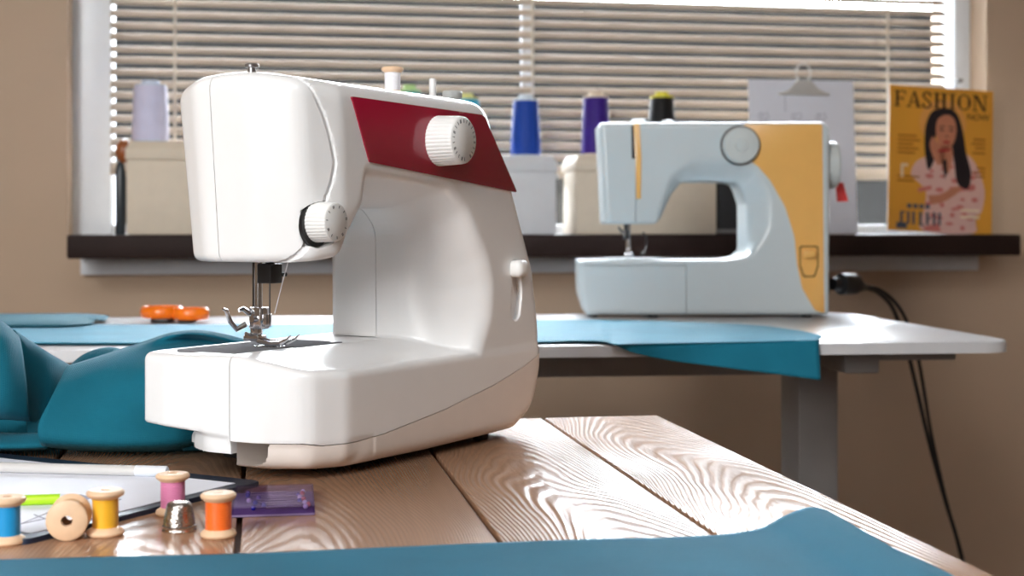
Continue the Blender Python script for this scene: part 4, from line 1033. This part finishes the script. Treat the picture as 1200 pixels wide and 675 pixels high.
# --- gathered bundle under the free arm of the maroon machine
def K(px, py, D): return P(px, py, D)
def B(px, py): p = G(px, py, ZT); p.z = ZT + .002; return p
def Z(px, D): p = P(px, 400, D); p.z = ZT + .003; return p
main = [   # main fold: ridge at the back to the hem on the table
    [Z(92, 1.27), Z(128, 1.28), Z(165, 1.29), Z(200, 1.29), Z(240, 1.29), Z(285, 1.29), Z(330, 1.29)],
    [K(92, 440, 1.16), K(128, 424, 1.175), K(165, 412, 1.185), K(200, 401, 1.19), K(240, 398, 1.19), K(285, 406, 1.19), K(330, 420, 1.20)],
    [K(80, 429, 1.12), K(122, 417, 1.14), K(162, 405, 1.15), K(198, 394, 1.145), K(226, 391, 1.145), K(262, 396, 1.15), K(320, 410, 1.18)],
    [K(70, 447, 1.085), K(112, 434, 1.10), K(156, 419, 1.115), K(196, 404, 1.140), K(235, 401, 1.160), K(275, 408, 1.160), K(320, 420, 1.18)],
    [K(58, 470, 1.065), K(100, 462, 1.078), K(150, 447, 1.085), K(198, 428, 1.100), K(240, 424, 1.115), K(280, 430, 1.14), K(320, 440, 1.175)],
    [K(45, 498, 1.055), K(92, 492, 1.062), K(145, 487, 1.068), K(198, 483, 1.078), K(245, 480, 1.10), K(285, 478, 1.14), K(325, 480, 1.17)],
    [K(48, 520, 1.058), K(92, 520, 1.055), K(145, 520, 1.055), K(200, 517, 1.064), K(246, 511, 1.085), K(285, 503, 1.11), K(325, 500, 1.14)],
    [B(62, 528), B(96, 531), B(145, 532), B(205, 531), B(248, 523), B(285, 515), B(330, 506)],
]
back_bump = [
    [Z(60, 1.30), Z(90, 1.31), Z(125, 1.31), Z(165, 1.31), Z(215, 1.31)],
    [K(60, 470, 1.27), K(90, 455, 1.27), K(125, 445, 1.27), K(165, 450, 1.27), K(215, 460, 1.27)],
    [K(72, 440, 1.235), K(95, 418, 1.235), K(124, 408, 1.235), K(152, 413, 1.235), K(205, 430, 1.235)],
    [K(72, 470, 1.20), K(95, 440, 1.20), K(124, 430, 1.20), K(155, 430, 1.20), K(205, 440, 1.21)],
    [K(72, 500, 1.185), K(95, 480, 1.185), K(124, 470, 1.19), K(155, 460, 1.19), K(205, 460, 1.20)],
]
mid = [    # the flap between the left roll and the main fold
    [Z(0, 1.26), Z(40, 1.26), Z(70, 1.26), Z(100, 1.26)],
    [K(0, 430, 1.20), K(40, 437, 1.20), K(70, 445, 1.20), K(100, 455, 1.195)],
    [K(14, 388, 1.165), K(36, 401, 1.160), K(60, 416, 1.150), K(84, 430, 1.155)],
    [K(22, 403, 1.140), K(40, 418, 1.130), K(60, 434, 1.120), K(80, 446, 1.128)],
    [K(27, 440, 1.125), K(40, 450, 1.112), K(55, 463, 1.100), K(68, 474, 1.104)],
    [K(31, 485, 1.115), K(39, 490, 1.105), K(47, 496, 1.092), K(57, 503, 1.088)],
    [K(34, 522, 1.105), K(41, 523, 1.098), K(49, 524, 1.088), K(58, 526, 1.072)],
]
leftr = [  # tall roll at the picture edge
    [Z(-60, 1.21), Z(-30, 1.21), Z(0, 1.21), Z(20, 1.21)],
    [K(-60, 400, 1.16), K(-30, 398, 1.16), K(0, 402, 1.155), K(20, 410, 1.15)],
    [K(-60, 374, 1.115), K(-30, 373, 1.115), K(0, 377, 1.113), K(21, 394, 1.115)],
    [K(-60, 388, 1.065), K(-28, 388, 1.068), K(4, 393, 1.070), K(25, 408, 1.080)],
    [K(-60, 430, 1.040), K(-26, 432, 1.042), K(6, 438, 1.046), K(30, 446, 1.062)],
    [K(-60, 466, 1.040), K(-26, 468, 1.042), K(6, 473, 1.046), K(33, 480, 1.064)],
    [K(-60, 486, 1.060), K(-26, 487, 1.062), K(6, 489, 1.066), K(35, 492, 1.080)],
    [K(-60, 489, 1.13), K(-26, 490, 1.13), K(8, 491, 1.13), K(36, 493, 1.13)],
]
lowr = [   # low roll beneath it
    [K(-60, 480, 1.175), K(-20, 480, 1.172), K(20, 480, 1.160), K(52, 486, 1.14)],
    [K(-60, 512, 1.15), K(-20, 513, 1.148), K(20, 513, 1.135), K(50, 515, 1.115)],
    [K(-60, 506, 1.10), K(-20, 507, 1.098), K(20, 508, 1.090), K(48, 508, 1.085)],
    [K(-60, 514, 1.068), K(-20, 516, 1.068), K(22, 516, 1.070), K(52, 514, 1.070)],
    [K(-60, 524, 1.058), K(-20, 525, 1.06), K(24, 525, 1.064), K(56, 524, 1.066)],
    [B(-60, 531), B(-20, 531), B(24, 531), B(64, 529.5)],
]
under = [  # end tucked under the free arm
    [K(200, 505, 1.12), K(240, 500, 1.13), K(280, 500, 1.14), K(320, 500, 1.15)],
    [K(205, 515, 1.08), K(235, 511, 1.085), K(262, 513, 1.09), K(290, 511, 1.10)],
    [B(215, 531), B(240, 530), B(262, 527), B(292, 522)],
]
fabric('teal_cloth', 'gathered teal cloth bunched beside and under the free arm of the maroon machine', [main, back_bump, mid, leftr, lowr, under], tl, .0014, (-.3, 1.1, ZT), nu=7, nv=7)

# --- long piece across the white desk, hanging over its front edge at the right
zs = ZD + .0022
fe = lambda px: 411 - (px - 70) * .0094        # image row of the desk's front edge
xs = [-120, -20, 100, 220, 340, 460, 580, 650, 700, 716, 740, 780, 820, 860, 900, 935, 963]
bk_ = [380, 380, 380.5, 381, 380, 378, 376, 375.5, 375.5, 375.7, 376, 377, 378, 379.5, 382.5, 388, 396.5]
rows = [[] for _ in range(7)]
Lx = []
for i, x in enumerate(xs):
    p0 = dloc(G(x, bk_[i], zs)); 
    yb = 403.5 if x < 600 else 401.6
    if x <= 700: y_end = dloc(G(x, yb, zs)).y; hang = 0
    else: y_end = 0; hang = (x - 700) / (963 - 700) * .035 + (.003 if x > 740 else 0)
    lx_ = dloc(G(x, yb, zs)).x
    if hang == 0:
        for k, f in enumerate((0, .1, .3, .55, .8, .95, 1)):
            rows[k].append((lx_ + (p0.x - lx_) * (1 - f), p0.y + (y_end - p0.y) * f, zs + .0007 * math.sin(i * 1.7 + k * 1.1) ** 2 + (.0012 if f == 1 else 0)))
    elif x < 730:
        y0 = p0.y
        for k, (yy, zz) in enumerate(((y0, zs), (y0 * .75, zs + .0012), (y0 * .4, zs + .0006), (.003, zs + .0004), (-.003, zs + .0006), (-.0055, zs + .0002), (-.0080, zs - .0010))): rows[k].append((lx_ + (p0.x - lx_) * max(0, yy) / y0, yy, zz))
    else:
        y0 = max(p0.y, .004); wv = .003 * math.sin(i * 1.9)
        pr = [(y0, zs), (y0 * .75, zs + .0022 * (1 + math.sin(i * 1.3))), (y0 * .4, zs + .0006), (.003, zs + .0004), (-.0042, zs - .0002), (-.0070 + wv * .3, zs - .004 - hang * .5), (-.0085 + wv * .7, zs - .005 - hang)]
        for k, (yy, zz) in enumerate(pr): rows[k].append((lx_ + (p0.x - lx_) * max(0, yy) / max(y0, .001), yy, zz))
def dworld(p): return Vector((d_or.x, d_or.y, 0)) + dx_ * p[0] + dy_ * p[1] + Vector((0, 0, p[2]))
fabric('teal_cloth', 'long teal cloth lying across the white desk and drooping over its front edge', [[[dworld(p) for p in r] for r in rows]], M['teal_desk'], .0012, tuple(dworld((-.5, .1, ZD))), nu=5, nv=5)
rows = []
for (y0, off, zz) in ((369.5, -20, .0035), (372, -10, .0085), (376, 8, .0090), (379, 18, .0078), (384, 22, .0036)):
    r_ = []
    for k, x in enumerate((-120, -60, 0, 45, 88, 118)):
        yy = y0 + (2.5 if k == 5 else 0) * (1 if y0 < 375 else -1)
        p = G(x - off * .5 * (k > 3), yy, ZD + zz); p.z = ZD + .0022 + max(.0036, zz - (.004 if k == 5 else 0)); r_.append(p)
    rows.append(r_)
fabric('teal_cloth', 'small darker folded teal cloth on the far left of the white desk', [rows], cloth_mat('dark_teal_fabric', (24, 96, 116), .2, .8), .0012, tuple(G(40, 376, ZD)), nu=5, nv=5)

# ------------------------------------------------------------------ light
w = bpy.data.worlds.new('sky'); bpy.context.scene.world = w; w.use_nodes = True
nt = w.node_tree; bg = nt.nodes['Background']
tc = nt.nodes.new('ShaderNodeTexCoord'); sp = nt.nodes.new('ShaderNodeSeparateXYZ'); nt.links.new(tc.outputs['Generated'], sp.inputs[0])
rp = nt.nodes.new('ShaderNodeValToRGB'); e = rp.color_ramp.elements
e[0].position = .48; e[0].color = (.08, .08, .08, 1); e[1].position = .53; e[1].color = (.86, .93, 1, 1)
mr = nt.nodes.new('ShaderNodeMapRange'); mr.inputs['From Min'].default_value = -1; nt.links.new(sp.outputs['Z'], mr.inputs['Value']); nt.links.new(mr.outputs[0], rp.inputs['Fac'])
nt.links.new(rp.outputs['Color'], bg.inputs['Color']); bg.inputs['Strength'].default_value = SKY
def area(name, loc, to, sx, sy, power, col=(1, 1, 1)):
    l = bpy.data.lights.new(name, 'AREA'); l.shape = 'RECTANGLE'; l.size = sx; l.size_y = sy; l.energy = power; l.color = col
    o = bpy.data.objects.new(name, l); C.objects.link(o); o.location = loc
    o.rotation_euler = (Vector(to) - Vector(loc)).to_track_quat('-Z', 'Y').to_euler(); return o
area('ceiling_lamp', (.1, -.5, 2.52), (0, .7, .7), 1.1, 1.1, LA, (.95, .98, 1))  # fill light added overhead to brighten the front faces, no fitting modelled
k = area('studio_softbox', (-1.15, -.80, 1.65), (-.55, 1.5, .85), .55, 1.3, LB, (1, 1, .99)); k.data.spread = math.radians(110)
# ------------------------------------------------------------------ camera
cam = bpy.data.cameras.new('camera'); co = bpy.data.objects.new('camera', cam); C.objects.link(co)
co.location = (0, 0, ZC); co.rotation_euler = (PI / 2, 0, -YAW)
cam.lens = 50; cam.sensor_width = 36; cam.sensor_fit = 'HORIZONTAL'; cam.shift_y = -(337.5 - YH) / 1200; cam.clip_start = .02
cam.dof.use_dof = True; cam.dof.focus_distance = 1.02; cam.dof.aperture_fstop = 10
bpy.context.scene.camera = co
sc = bpy.context.scene
sc.view_settings.view_transform = 'Standard'; sc.view_settings.look = 'None'; sc.view_settings.gamma = 1
sc.view_settings.use_curve_mapping = False; sc.view_settings.exposure = 0.0
